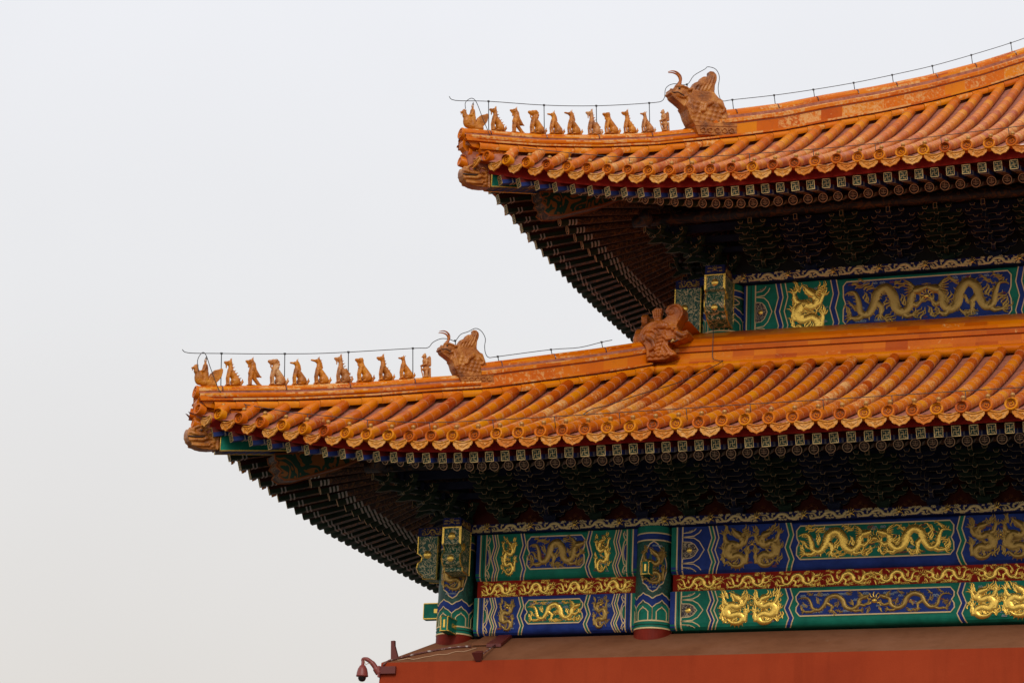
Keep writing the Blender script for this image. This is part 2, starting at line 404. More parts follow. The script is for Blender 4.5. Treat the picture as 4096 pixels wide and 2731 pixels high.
def gutter(b, r, t0, t1, n, rng):
    for sgn in (1, -1):
        for i in range(n):
            tone = min(1, max(0, rng.gauss(.62, .13))); wr = max(0, rng.gauss(.25, .25))
            A = V((lerp(t0, t1, i/n),)*2+(interp(r.hb, lerp(t0, t1, i/n))-.10,)); B = V((lerp(t0, t1, (i+1)/n),)*2+(interp(r.hb, lerp(t0, t1, (i+1)/n))-.10,))
            d = (B-A).normalized(); rings = []
            for c, ra in ((A, .082), (lerp(A, B, .1), .079), (B, .074)):
                rings += [c+NH*sgn*(.18+ra*math.cos(h))+V((0, 0, ra*math.sin(h))) for h in [math.pi*(k/8*1.4-.2) for k in range(9)]]
            b.add(rings, [(j*9+k, j*9+k+1, (j+1)*9+k+1, (j+1)*9+k) for j in range(2) for k in range(8)], 0, True, tone, wr)
def hip_ridge(r, ro, t0, tb, t1):
    rng = random.Random(11); b = MB()
    k1, k2 = (1.16, 1.18) if r is lo else (1.16, 1.42)
    zs = lambda P, k: [(a, z*k, m_) for a, z, m_ in P]
    n = int((tb-t0)*1.414/.085); sweep(b, hip_path(r, t0, tb, n), NH, zs(P_FRONT, k1), 0, 5, rng, .62)
    n = int((t1-tb)*1.414/.085); sweep(b, hip_path(r, tb, t1, n), NH, zs(P_REAR, k2), 0, 5, rng, .35 if r is lo else .55)
    n = int((tb-t0-.5)*1.414/.085); sweep(b, hip_path(r, t0+.5, tb, n), NH, [(.12, -.34, 2), (.15, -.04, 2)], 0, 5, rng, .0)
    gutter(b, r, t0+.15, t1, int((t1-t0)*1.414/.34), rng)
    # tip: end face, round end tile, curled nose block, two carved blocks
    X = Matrix.Translation(V((t0, t0, interp(r.hb, t0)))) @ Matrix.Rotation(R(225), 4, 'Z')    # +x forward
    Y = X @ Matrix.Translation((.03, 0, .18)) @ Matrix.Rotation(R(82), 4, 'Y')
    b.lathe([(.10, -.2), (.10, 0), (.094, .012), (.074, .012), (.07, 0), (0, 0)], 18, 0, Y)
    b.tube([Y @ V(q) for q in smoothline([(-.04, -.02, .005), (-.02, .04, .005), (.0, .0, .005), (.03, .04, .005), (.04, -.02, .005), (.0, -.045, .005)])], .009, 5, 0)
    for y in (-.11, .11):
        pr_ = [(-.75, .03), (-.02, .10), (.0, .06), (-.06, -.02), (-.12, -.07), (-.2, -.075), (-.75, -.075)]
        b.prism([X @ V((u, y*1.0+.05*(1 if y > 0 else -1), z)) for u, z in pr_], [X @ V((u, y*.4, z)) for u, z in pr_], 0)
    blk = [(-.03, -.15), (-.9, -.06), (-.9, -.5), (-.12, -.46)]
    b.prism([X @ V((u, -.11, z)) for u, z in blk], [X @ V((u, .11, z)) for u, z in blk], 1)
    nose = [(-.02, .09), (.02, .0), (.01, -.07), (-.05, -.14), (-.14, -.16), (-.25, -.13), (-.28, .05)]
    b.prism([X @ V((u, -.075, z)) for u, z in nose], [X @ V((u, .075, z)) for u, z in nose], 0)
    for y in (-1, 1):
        pr_ = [(-.24, -.085), (-.92, -.05), (-.92, -.14), (-.26, -.17)]
        b.prism([X @ V((u, y*.2, z)) for u, z in pr_], [X @ V((u, y*.1, z)) for u, z in pr_], 0)
        for k in range(5):
            cx = -.34-.12*k
            b.tube([X @ V((cx+.035*math.cos(a*.8), y*.205, -.12+.015*k/4+.028*math.sin(a*.8))) for a in range(6)], .009, 5, 0)
        pr_ = [(-.22, -.17), (-.6, -.17), (-.6, -.30), (-.20, -.30)]
        b.prism([X @ V((u, y*.12, z)) for u, z in pr_], [X @ V((u, y*.02, z)) for u, z in pr_], 0)
    Y = X @ Matrix.Translation((.02, 0, -.30)) @ Matrix.Rotation(R(80), 4, 'Y')
    b.lathe([(.088, -.9), (.088, 0), (.076, .010), (.058, .010), (.054, 0), (0, 0)], 16, 0, Y)
    b.build('hip_ridge', [M['ridge'], M['mortar'], M['dark']], ro)
hip_ridge(lo, lower_roof, -3.2, .06, 2.2)
hip_ridge(up_, upper_roof, -.27, 2.95, 10.5)
def flat_ridge():
    rng = random.Random(3)
    prof = [(-.02, -.40, 1), (.0, .0, 2), (.03, .0, 0), (.03, .03, 0), (-.01, .035, 0), (-.01, .09, 0), (-.03, .095, 0), (-.05, .20, 2), (-.04, .212, 0), (-.02, .215, 0), (-.02, .285, 2), (-.03, .30, 0), (-.01, .31, 0), (-.03, .37, 0), (-.10, .45, 0), (-.30, .55, 0), (-.70, .74, 0)]
    for fn, nrm in ((ident, V((0, -1, 0))), (sw, V((-1, 0, 0)))):
        b = MB(); path = [fn(V((lerp(lo.yw, 11.2, i/100), lo.yw, lo.zw-.004*i/100*9))) for i in range(101)]
        sweep(b, path, nrm, prof, 0, 4, rng, .0, .38, False)
        for i in range(26):
            A = fn(V((lerp(lo.yw-.15, 11.2, i/26), lo.yw-.05, lo.zw-.09))); B = fn(V((lerp(lo.yw-.15, 11.2, (i+1)/26), lo.yw-.05, lo.zw-.095)))
            rings = []
            for c, ra in ((A, .088), (lerp(A, B, .1), .085), (B, .080)):
                rings += [c+nrm*(ra*math.cos(h))+V((0, 0, ra*math.sin(h))) for h in [math.pi*(k/8*1.4-.4) for k in range(9)]]
            b.add(rings, [(j*9+k, j*9+k+1, (j+1)*9+k+1, (j+1)*9+k) for j in range(2) for k in range(8)], 0, True, min(1, max(0, rng.gauss(.55, .12))), 0.)
        b.build('wall_ridge', [M['ridge'], M['mortar'], M['dark']], lower_roof)
flat_ridge()

# ------------------------------------------------------------------ eaves: boards, rafters
def fly_mesh(flank='flank', red='flank_red', Lf=1.0, wd=.128, h=.145):
    b = MB(); hw = wd/2                     # local: tip at x=0, body to -x, underside z=0
    b.box((-Lf/2, 0, .72*h), (Lf, wd, .56*h), 0)
    b.box((-Lf/2, 0, .22*h), (Lf, wd+.002, .44*h), 1)
    b.add([(-.16, -hw+.004, -.003), (-Lf, -hw+.004, -.003), (-Lf, hw-.004, -.003), (-.16, hw-.004, -.003)], [(0, 1, 2, 3)], 2)
    for x in (-.19, -.25):                   # pale bars wrapped round the lower half
        b.box((x, 0, .21*h), (.022, wd+.008, .44*h+.008), 3)
    e = .003
    b.add([(e, -hw, 0), (e, hw, 0), (e, hw, h), (e, -hw, h)], [(0, 1, 2, 3)], 4)
    def ln(y0, z0, y1, z1, t=.007):
        a, c = min(y0, y1)-t/2, max(y0, y1)+t/2; p, q = min(z0, z1)-t/2, max(z0, z1)+t/2
        b.box((e+.002, (a+c)/2*wd/.15, (p+q)/2*h/.15), (.004, (c-a)*wd/.15, (q-p)*h/.15), 5)
    H = .15
    ln(-.07, .005, .07, .005, .011); ln(-.07, .145, .07, .145, .011); ln(-.07, .005, -.07, .145, .011); ln(.07, .005, .07, .145, .011)
    ln(0, .035, 0, .115); ln(-.04, .075, .04, .075); ln(-.04, .115, 0, .115); ln(0, .035, .04, .035); ln(.04, .075, .04, .115); ln(-.04, .035, -.04, .075)
    ln(-.04, .115, -.04, .14); ln(.04, .035, .04, .01); ln(.04, .115, .07, .115); ln(-.04, .035, -.07, .035)
    return b.mesh('flying_rafter', [M[red], M[flank], M['flyflower'], M['white'], M['wanbg'], M['wanline']])
def round_mesh(Lr=2.2, r=.076):
    b = MB(); n = 14; X = Matrix.Rotation(R(90), 4, 'Y')
    vs = [(x, r*math.cos(2*math.pi*k/n), r*math.sin(2*math.pi*k/n)) for x in (0, -.14, -.17, -.20, -.23, -.26, -.29, -Lr) for k in range(n)]
    for j, mt in enumerate((1, 3, 1, 3, 1, 3, 2)):
        for k in range(n):
            lowf = math.sin(2*math.pi*(k+.5)/n) < -.1
            b.add([vs[j*n+k], vs[j*n+(k+1) % n], vs[(j+1)*n+(k+1) % n], vs[(j+1)*n+k]], [(0, 1, 2, 3)], (mt if lowf else 0), True)
    b.add([(0, r*math.cos(2*math.pi*k/n), r*math.sin(2*math.pi*k/n)) for k in range(n)], [tuple(range(n))], 4)
    def ring(q, t=.005): b.tube([V((.002, y, z)) for y, z in q], t, 4, 5, False)
    ring([(.07*math.cos(a*math.pi/9), .07*math.sin(a*math.pi/9)) for a in range(19)], .0065)
    for z, w in ((.034, .036), (.010, .046), (-.014, .044)): ring([(-w, z), (w, z)], .0032)
    ring([(0, .05), (0, -.014)], .003)
    ring([(-.035, -.022), (-.008, -.022), (-.008, -.042)], .0035); ring([(.035, -.022), (.008, -.022), (.008, -.042)], .0035)
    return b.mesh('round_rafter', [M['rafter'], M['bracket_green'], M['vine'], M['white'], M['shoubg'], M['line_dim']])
FLY, RND = fly_mesh(), round_mesh(); FLY_SIDE_SHADED = fly_mesh('bracket_green', 'dkred')  # side rafters: shade under the eave is painted in as darker flank colours
def eave_frame(r, x):
    """tip of flying rafter (underside), plan direction outward, anchor"""
    T = V((x, ye(r, x, .223), r.E(x)-r.drop))
    sx = r.xs; k = sx+.3
    ax = x if x >= sx else lerp(sx, r.y0+3.2, (sx-x)/(sx-r.xc)*.97)
    A = V((max(ax, r.y0+3.12), r.y0+3.1, 0)); d = V((T.x-A.x, T.y-A.y, 0)); Ld = d.length
    return T, d.normalized(), A, Ld
def slope2(r, x, T, Ld):
    zin = r.E(r.xs+1)-r.drop+.8*.28+2.1*.42+.10*sfun(r, x)
    return (zin-(T.z+.8*.28))/max(.3, Ld-.8)
def eaves(r, nm):
    bm = MB(); xs = []; x = r.xc+.36
    while x < r.xmax-.1:
        xs.append(x); x += .243+.085*max(0., min(1., sfun(r, x)*1.15-.15))
    pe = bm
    # soffit boards + red eave fascia + purlin
    fx = [r.xc+.2*i for i in range(1, int((r.xmax-r.xc)/.2))]
    for fn in (ident, sw):
        rows = []
        for x in fx:
            T, d, A, Ld = eave_frame(r, x)
            q0 = T+V((0, 0, .150)); s2_ = 0; q1 = T-d*.80+V((0, 0, .150+.8*.28)); L2 = max(.3, Ld-.8)
            q2 = T-d*.8+V((0, 0, .8*.28-.0)); q3 = q2-d*L2+V((0, 0, L2*slope2(r, x, T, Ld)))
            rows.append([fn(T-d*-.04+V((0, 0, r.drop-.02))), fn(T+d*.06+V((0, 0, .152))), fn(q0+d*.055), fn(q1), fn(q2), fn(q3)])
        for a, b_ in zip(rows, rows[1:]):
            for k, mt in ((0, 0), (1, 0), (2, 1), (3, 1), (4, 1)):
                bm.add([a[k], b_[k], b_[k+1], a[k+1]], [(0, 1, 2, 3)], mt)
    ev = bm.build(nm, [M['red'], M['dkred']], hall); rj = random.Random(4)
    for fn in (ident, sw):
        lst = xs
        if fn is sw:
            lst = []; x = r.xc+.36
            while x < 9.3 if r is up_ else x < 6.3: lst.append(x); x += .285+.06*max(0., min(1., sfun(r, x)*1.15-.15))
        for i, x in enumerate(lst):
            T, d, A, Ld = eave_frame(r, x)
            for kind in (0, 1):
                sl = .28 if kind == 0 else slope2(r, x, T, Ld)
                P = T if kind == 0 else T-d*.78+V((0, 0, .78*.28-.078))
                if kind == 1 and Ld-.78 < .25: continue
                dd = fn(V((d.x, d.y, -sl)).normalized()); yv = V((0, 0, 1)).cross(dd).normalized(); zv = dd.cross(yv)
                O = fn(P)
                mw = Matrix(((dd.x, yv.x, zv.x, O.x), (dd.y, yv.y, zv.y, O.y), (dd.z, yv.z, zv.z, O.z), (0, 0, 0, 1)))
                mw = mw @ Matrix.Rotation(rj.gauss(0, .022), 4, 'X') @ Matrix.Rotation(rj.gauss(0, .012), 4, 'Z')
                if kind == 1:
                    s_ = min(1., (Ld-.78+.1)/2.2); mw = mw @ Matrix.Diagonal((max(s_, .25), 1, 1, 1))
                put('flying_rafter' if kind == 0 else 'round_rafter', (FLY if fn is ident else FLY_SIDE_SHADED) if kind == 0 else RND, ev, mw)
    return ev
lower_eaves = eaves(lo, 'lower_eaves'); upper_eaves = eaves(up_, 'upper_eaves')

# corner beams with dragon-head sleeves
def corner_beam(r, ev, t0):
    z0 = r.E(r.xc+.36)-.335
    def P(t, n, z): return V((t, t, z))+NH*n
    zt = (t0-.0)
    base = {'l': 2.36, 'u': 7.40}['l' if r is lo else 'u']
    for nm, pts, hw, mt in (
        ('hip_beam', [(0, .33), (1.3, .46), (2.6, 1.0), (2.6, .75), (1.1, .16), (0, .0)], .13, 0),
        ('hip_beam', [(.86, .06), (1.3, .16), (2.2, .5), (3.6, 1.35), (3.6, .95), (2.0, .05), (1.25, -.27), (1.05, -.31), (.95, -.26), (.99, -.18), (.90, -.12), (.93, -.05), (.88, -.02)], .15, 1)):
        b = MB(); f = [P(t0+u*.7071, hw, base+z) for u, z in pts]; k = [P(t0+u*.7071, -hw, base+z) for u, z in pts]
        b.prism(f, k, 0, 1)
        # gold border on both faces
        for s in (1, -1):
            q = [P(t0+u*.7071, s*(hw+.002), base+z) for u, z in pts]
            b.tube(q+[q[0]], .012 if mt == 0 else .018, 4, 2 if mt == 0 else 3, False)
        if mt == 0:
            for i in range(9):   # chevrons under the beam
                u = .1+.12*i; zz = base+u*.145-.004
                b.add([P(t0+u*.7071, -.11, zz), P(t0+(u+.05)*.7071, -.11, zz), P(t0+(u+.11)*.7071, .11, zz+.008), P(t0+(u+.06)*.7071, .11, zz+.008)], [(0, 1, 2, 3)], 4)
        b.build(nm, [M['green'] if mt == 0 else M['hipscroll'], M['flyflower'], M['gold'], M['orn'], M['flank']], ev)
corner_beam(lo, lower_eaves, -2.926); corner_beam(up_, upper_eaves, .085)

# ------------------------------------------------------------------ organic forms (joined and remeshed into one skin)
def blob(name, prims, m, vox=.009, sm=4, thick=None):
    b = MB()
    for q in prims:
        if q[0] == 'c':      # capsule chain: points, radii
            pts, rad = [V(x) for x in q[1]], q[2]
            for i in range(len(pts)-1):
                A, B, ra, rb = pts[i], pts[i+1], rad[i], rad[i+1]; d = (B-A)
                if d.length < 1e-6: continue
                d.normalize(); P = []; Rr = []
                for k in range(4): a = math.pi/2*k/4; P.append(A-d*ra*math.cos(a)); Rr.append(max(ra*math.sin(a), 1e-4))
                for k in range(5): a = math.pi/2*k/4; P.append(B+d*rb*math.sin(a)); Rr.append(max(rb*math.cos(a), 1e-4))
                b.tube(P, Rr, 10)
        elif q[0] == 'e':    # ellipsoid centre, radii, (rot y)
            c, rd = V(q[1]), q[2]; X = Matrix.Translation(c) @ Matrix.Rotation(q[3] if len(q) > 3 else 0, 4, 'Y') @ Matrix.Diagonal((rd[0], rd[1], rd[2], 1))
            b.lathe([(max(math.sin(math.pi*k/8), 1e-3), -math.cos(math.pi*k/8)) for k in range(9)], 12, 0, X)
        elif q[0] == 'p':    # plate: outline (x,z), y0, y1
            b.prism([V((x, q[2], z)) for x, z in q[1]], [V((x, q[3], z)) for x, z in q[1]])
    o = b.build(name, [m]); me = o.data
    md = o.modifiers.new('r', 'REMESH'); md.mode = 'VOXEL'; md.voxel_size = vox
    if sm:
        s = o.modifiers.new('s', 'SMOOTH'); s.iterations = sm; s.factor = .5
    dg = bpy.context.evaluated_depsgraph_get()
    ne = bpy.data.meshes.new_from_object(o.evaluated_get(dg)); ne.name = name
    bpy.data.objects.remove(o); bpy.data.meshes.remove(me)
    ne.materials.clear(); ne.materials.append(m)
    for p in ne.polygons: p.use_smooth = True
    return ne
c = lambda *a: ('c', [x[:3] for x in a], [x[3] for x in a])
def spines(pts, h):
    return [c((x, 0, z, .012), (x-h*.8, 0, z+h*.5, .003)) for x, z in pts]
def beast_base(neck=0., thin=1., tail=1):
    o = [('e', (-.055, 0, .08), (.078, .064, .08)), c((-.055, 0, .11, .064), (.0, 0, .185, .056), (.03, 0, .235, .050)),
         c((.025, 0, .22, .050), (.028, 0, .30+neck, .036*thin), (.038, 0, .335+neck, .036*thin))]
    for y in (-.036, .036):
        o += [c((.045, y, .215, .032), (.072, y*1.05, .12, .020), (.068, y*1.1, .02, .017)), c((.068, y*1.1, .014, .017), (.092, y*1.1, .012, .013)),
              ('e', (-.045, y*1.75, .07), (.06, .028, .062)), c((-.04, y*1.6, .018, .02), (.012, y*1.6, .014, .016))]
    if tail: o += [c((-.13, 0, .03, .026), (-.158, 0, .075, .022), (-.166, 0, .125, .006)), c((-.14, 0, .05, .022), (-.185, 0, .085, .006))]
    o += [('e', (0, 0, .004), (.12, .05, .012))]
    return o
def head(x, z, snout=.075, r=.040, sr=.022, jaw=True, ear=.0, horn=0., up_=0.0):
    o = [('e', (x, 0, z), (r*1.15, r, r)), c((x+.02, 0, z+.002, r*.72), (x+snout, 0, z+.004+up_, sr))]
    if jaw: o += [c((x+.01, 0, z-.025, .02), (x+snout*.85, 0, z-.026+up_, .012))]
    for y in (-1, 1):
        o += [('e', (x+.028, y*r*.72, z+.016), (.012, .010, .010))]
        if ear: o += [c((x-.018, y*.022, z+.03, .015), (x-.026, y*.026, z+.03+ear, .004))]
    if horn: o += [c((x-.01, 0, z+.03, .016), (x-.022, 0, z+.03+horn, .004))]
    return o
beard = lambda x, z: [c((x, 0, z, .013), (x+.004, 0, z-.04, .011), (x-.002, 0, z-.062, .003))]
F = {}
F['dragon'] = beast_base(.0)+head(.045, .355, .07, ear=.045, horn=.05)+beard(.095, .325)+spines([(.0, .33), (-.018, .29), (-.04, .24), (-.07, .205), (-.1, .17), (-.125, .13)], .032)
F['phoenix'] = [c((.03, 0, .20, .05), (.0, 0, .27, .058), (.005, 0, .34, .05)), c((.0, 0, .18, .05), (-.03, 0, .11, .035), (-.09, 0, .035, .03), (-.13, 0, .02, .018)),
    c((-.02, 0, .24, .055), (-.08, 0, .17, .035), (-.135, 0, .15, .01)), ('e', (0, 0, .004), (.11, .045, .012))]+[c((.03, y, .19, .035), (.045, y, .10, .024), (.045, y, .012, .019)) for y in (-.034, .034)]+head(.03, .375, .075, .045, .020, ear=.05, horn=.03)+beard(.07, .335)
F['lion'] = beast_base(-.01)+head(.05, .335, .062, .044, .026, ear=.012)+beard(.088, .305)+[('e', (.02-.034*math.sin(a), y, .30+.055*math.cos(a)), (.024, .022, .024)) for a in (.2, .9, 1.6, 2.3) for y in (-.03, 0, .03)]+[('e', (-.018, 0, .27), (.02, .03, .02)), ('e', (-.02, 0, .31), (.022, .03, .022))]
F['winged_horse'] = beast_base(.005, .95)+head(.045, .345, .088, .034, .015, False, ear=.05)+[c((.01, 0, .36, .022), (-.015, 0, .31, .02), (-.03, 0, .25, .014))]
F['sea_horse'] = beast_base(.02, .9)+head(.05, .36, .095, .034, .015, False, ear=.045, up_=.006)+[c((.015, 0, .38, .02), (-.01, 0, .33, .02), (-.03, 0, .26, .014))]+[c((-.005, 0, .37, .01), (-.03, 0, .39, .003))]
F['scaled_beast'] = beast_base(.02)+head(.045, .38, .072, .042, ear=.055, horn=.055)+beard(.09, .345)+spines([(.0, .35), (-.02, .31), (-.035, .27), (-.06, .23), (-.09, .2), (-.115, .16), (-.13, .11)], .034)+[c((-.06, 0, .19, .05), (-.125, 0, .15, .012))]
F['smooth_beast'] = beast_base(-.03, 1.05)+head(.045, .325, .068, .042, .024, ear=.006)+beard(.085, .295)
F['spined_beast'] = beast_base(.015, 1.1)+head(.045, .37, .075, .042, .022, ear=.055, horn=.04)+spines([(-.005, .33), (-.02, .285), (-.05, .22), (-.085, .18)], .03)
F['deer_beast'] = beast_base(.01, .88)+head(.04, .35, .07, .033, .015, False, horn=.035)+[c((.02, y, .37, .01), (.0, y*1.8, .40, .004)) for y in (-.02, .02)]
F['winged_monkey'] = [c((0, 0, .13, .05), (0, 0, .2, .046), (.008, 0, .27, .05)), ('e', (.02, 0, .345), (.036, .034, .042)), c((.035, 0, .335, .022), (.062, 0, .33, .012)), c((.012, 0, .28, .03), (.016, 0, .32, .026)),
    ('e', (0, 0, .135), (.06, .062, .045)), ('e', (0, 0, .004), (.07, .05, .012)), c((.02, 0, .365, .03), (.01, 0, .385, .016)),
    c((.082, 0, .185, .012), (.075, 0, .10, .012), (.055, 0, .015, .01))]
for y in (-1, 1):
    F['winged_monkey'] += [c((0, y*.03, .12, .03), (.008, y*.034, .06, .024), (.0, y*.036, .015, .022)), c((0, y*.036, .012, .018), (.035, y*.036, .01, .014)),
        c((.005, y*.055, .262, .022), (.02, y*.066, .205, .018), (.078, y*.02, .19, .014)), ('p', [(-.045, .2), (-.04, .34), (-.058, .355), (-.075, .32), (-.078, .2), (-.065, .17)], y*.03-.012, y*.03+.012),
        c((-.06, y*.03, .15, .014), (-.055, y*.03, .012, .016))]
names = [('dragon', 'dragon_figurine', 'horned bearded dragon figurine with spiny back', .43), ('phoenix', 'phoenix_figurine', 'crested phoenix figurine with hooked beak', .445),
    ('lion', 'lion_figurine', 'curly maned lion figurine', .405), ('winged_horse', 'horse_figurine', 'sleek horse figurine with pointed ears', .415), ('sea_horse', 'horse_figurine', 'sea horse figurine with long muzzle and crest', .43),
    ('scaled_beast', 'beast_figurine', 'scaly beast figurine with tall horn', .455), ('smooth_beast', 'beast_figurine', 'smooth bearded beast figurine without horns', .38), ('spined_beast', 'beast_figurine', 'bull like beast figurine with tall ears', .43),
    ('deer_beast', 'deer_figurine', 'slender deer figurine with short antlers', .385), ('winged_monkey', 'monkey_figurine', 'standing winged monkey figurine leaning on a staff', .39)]
ordn = ['first', 'second', 'third', 'fourth', 'fifth', 'sixth', 'seventh', 'eighth', 'ninth', 'last']
LOT = [-2.813, -2.58, -2.308, -2.057, -1.805, -1.55, -1.302, -1.052, -.808, -.562]
UPT = [.162, .414, .667, .913, 1.145, 1.411, 1.637, 1.881, 2.118, 2.358]
LOWORN = {1, 2, 5, 9}
rng = random.Random(2)
for i, (k, nm, lb, hgt) in enumerate(names):
    me = blob(nm, F[k], M['figure'], .0068, 1)
    zmax = max(v.co.z for v in me.vertices); me2 = me.copy(); me2.materials[0] = M['figure_worn']
    for r, T, wh in ((lo, LOT, 'lower'), (up_, UPT, 'upper')):
        o = put(nm, me2 if (r is lo and i in (2, 5, 9)) or (r is up_ and i in (5, 8, 9)) else me); t = T[i]
        o.location = (t, t, interp(r.hb, t)+.268); s = hgt/zmax*1.02; o.scale = (s, s, s)
        sl = math.atan2(interp(r.hb, t+.1)-interp(r.hb, t-.1), .2*1.414)
        o.rotation_euler = (0, sl*.35, R(225))
        tag(o, f'{lb}, {ordn[i]} in line on {wh} ridge', 'roof figurine', f'glazed figurines along the {wh} ridge')
# immortal riding a rooster
ROO = [('e', (.09, 0, .12), (.075, .06, .11)), c((.10, 0, .16, .06), (.14, 0, .21, .042), (.15, 0, .25, .036)), ('e', (.155, 0, .26), (.042, .032, .036)), c((.18, 0, .26, .02), (.22, 0, .248, .007)),
    c((.20, 0, .245, .012), (.205, 0, .205, .006)), c((.16, 0, .29, .012), (.175, 0, .31, .005)), c((.14, 0, .29, .013), (.145, 0, .32, .005)), c((.125, 0, .28, .012), (.115, 0, .31, .005)),
    ('e', (-.0, 0, .06), (.14, .055, .06)), ('p', [(-.02, .07), (-.06, .15), (-.08, .215), (-.12, .26), (-.19, .285), (-.225, .31), (-.25, .29), (-.25, .25), (-.235, .18), (-.20, .12), (-.165, .08), (-.15, .02), (-.10, .0)], -.03, .03),
    ('e', (-.12, 0, .16), (.07, .038, .07)), c((-.14, 0, .05, .045), (-.05, 0, .03, .05))]
RID = [c((.0, 0, .10, .06), (.01, 0, .2, .055), (.012, 0, .28, .044)), ('e', (.014, 0, .305), (.036, .055, .036)), c((.014, 0, .32, .018), (.016, 0, .36, .018)), c((.02, -.04, .29, .02), (.045, -.045, .22, .018), (.075, -.01, .22, .014)), c((.02, .04, .29, .02), (.045, .045, .22, .018), (.075, .01, .22, .014)), c((.05, 0, .17, .035), (.07, 0, .12, .03))]
rm = blob('rooster', ROO, M['figure'], .0085, 2); im = blob('rider', RID, M['figure'], .0075, 2)
hm = blob('rider_head', [('e', (.018, 0, .385), (.022, .021, .027))], M['face'], .006, 1); ht = blob('hat', [c((.012, 0, .412, .020), (.010, 0, .43, .012), (.008, 0, .452, .006))], M['hat'], .006, 0)
for r, t, wh in ((lo, -3.119, 'lower'), (up_, -.145, 'upper')):
    e_ = empty('rooster_rider', f'glazed immortal riding a rooster at the very tip of the {wh} roof ridge', 'roof figurine', (t, t, interp(r.hb, t)+.262), R(225), f'glazed figurines along the {wh} ridge')
    for n_, me in (('rooster', rm), ('rider', im)): put(n_, me, e_)
    put('rider_head', hm, e_); put('hat', ht, e_); e_.scale = (1.06, 1.06, 1.06)

# horned ridge beasts
OUT = [(.323, -.065), (.411, -.002), (.464, .096), (.502, .21), (.547, .262), (.627, .313), (.736, .372), (.773, .405), (.781, .437), (.817, .443), (.822, .469), (.797, .502), (.805, .527), (.783, .538), (.762, .525), (.741, .568), (.692, .605), (.613, .622), (.527, .626), (.426, .613), (.39, .60), (.377, .671), (.328, .757), (.228, .815), (.201, .873), (.151, .911), (.071, .927), (.05, .959), (.051, 1.014), (.03, 1.035), (-.043, 1.041), (-.095, .997), (-.11, .938), (-.097, .867), (-.07, .792), (-.065, .682), (-.074, .601), (-.105, .526), (-.17, .512), (-.201, .45), (-.217, .385), (-.27, .273), (-.332, .094), (-.325, .066), (-.3, -.08)]
def clip_poly(f): return [q for q in OUT if f(q)]
BE = [('p', [(.30, -.08), (.40, .0), (.46, .1), (.5, .21), (.547, .262), (.40, .58), (.0, .62), (-.105, .526), (-.17, .512), (-.2, .45), (-.27, .273), (-.332, .094), (-.3, -.08)], -.15, .15),
      ('p', OUT[:21]+[(.30, .55), (.28, .1)], -.10, .10),
      ('p', [(.39, .60)]+OUT[21:38]+[(.1, .45), (.3, .5)], -.05, .05)]
for y in (-1, 1):
    BE += [('e', (.60, y*.085, .50), (.15, .05, .085), .35), ('e', (.66, y*.10, .555), (.035, .022, .028)), c((.71, y*.09, .60, .022), (.60, y*.115, .615, .026), (.50, y*.12, .60, .02)), c((.70, y*.09, .43, .022), (.58, y*.11, .42, .024), (.48, y*.12, .47, .03)),
           c((.785, y*.06, .50, .03), (.74, y*.085, .49, .025)), c((.46, y*.12, .58, .035), (.41, y*.14, .60, .012)), c((.48, y*.1, .45, .05), (.44, y*.14, .30, .04), (.40, y*.15, .15, .03)),
           c((.05, y*.15, .42, .045), (.17, y*.17, .34, .04), (.20, y*.17, .24, .035), (.24, y*.18, .22, .025)), c((-.12, y*.15, .42, .05), (-.2, y*.17, .34, .03), (-.16, y*.17, .27, .025))]
    for k in range(7): BE += [c((.40-.01*k, y*.11, .57-.045*k, .02), (.30-.02*k, y*.135, .53-.04*k, .018), (.24, y*.15, .47-.03*k, .008))]
    for k in range(5):
        a = .16+.035*k
        BE += [c((.34-.07*k, y*.05, .60+.02*k, .022), (.31-.075*k, y*.062, .70+.02*k, .020), (.22-.06*k, y*.062, .76+.03*k, .018), (.15-.05*k, y*.056, .86+.03*k, .012))]
    for a in range(7):
        for k in range(5): BE += [('e', (.40-.095*a+(k % 2)*.045-.02*k, y*.146, .36-.085*k), (.040, .022, .034))]
BASE = MB()
for y in (-1, 1):
    pass
mb_ = MB()
for y in (-1, 1):
    mb_.tube(smoothline([(.80, y*.09, .478), (.745, y*.112, .470), (.69, y*.128, .484), (.63, y*.136, .462), (.57, y*.142, .438)], 4), .0075, 6)
    mb_.tube([(.655, y*.118, .562), (.655, y*.135, .562)], [.022, .014], 8)
bmouth = mb_.mesh('mouth', [M['dark2']])
bme = blob('beast_body', BE, M['beast'], .011, 1)
hme = []
for sgn, H_ in ((-1, [(.66, .60), (.63, .65), (.575, .73), (.548, .80), (.562, .87), (.62, .92), (.70, .93), (.785, .90)]), (1, [(.66, .60), (.62, .66), (.60, .72), (.62, .79), (.675, .835), (.76, .845), (.845, .825)])):
    b = MB(); pts = smoothline([(x, sgn*.03+sgn*.03*i/7, z) for i, (x, z) in enumerate(H_)], 5); n = len(pts)
    b.tube(pts, [.033*(1-.82*(i/(n-1))**1.4) for i in range(n)], 8); hme.append(b.mesh('horn', [M['head']]))
def plinth():
    b = MB()
    pr_ = [(-.42, -.05), (.40, -.05), (.36, .03), (-.42, .03)]
    for s, (u0, u1, z0, z1, n) in enumerate(((-.44, .40, -.02, .035, .20), (-.42, .36, -.17, -.02, .19))):
        b.hexa([V((u0, -n, z0)), V((u1-.02, -n, z0)), V((u1-.02, n, z0)), V((u0, n, z0)), V((u0, -n, z1)), V((u1+.02, -n, z1)), V((u1+.02, n, z1)), V((u0, n, z1))])
    for y in (-1, 1):
        for k in range(5): b.tube([V((.24-.14*k+.05*math.cos(a*.75), y*.195, -.095+.045*math.sin(a*.75))) for a in range(9)], .013, 5)
    return b.mesh('plinth', [M['beast']])
plm = plinth()
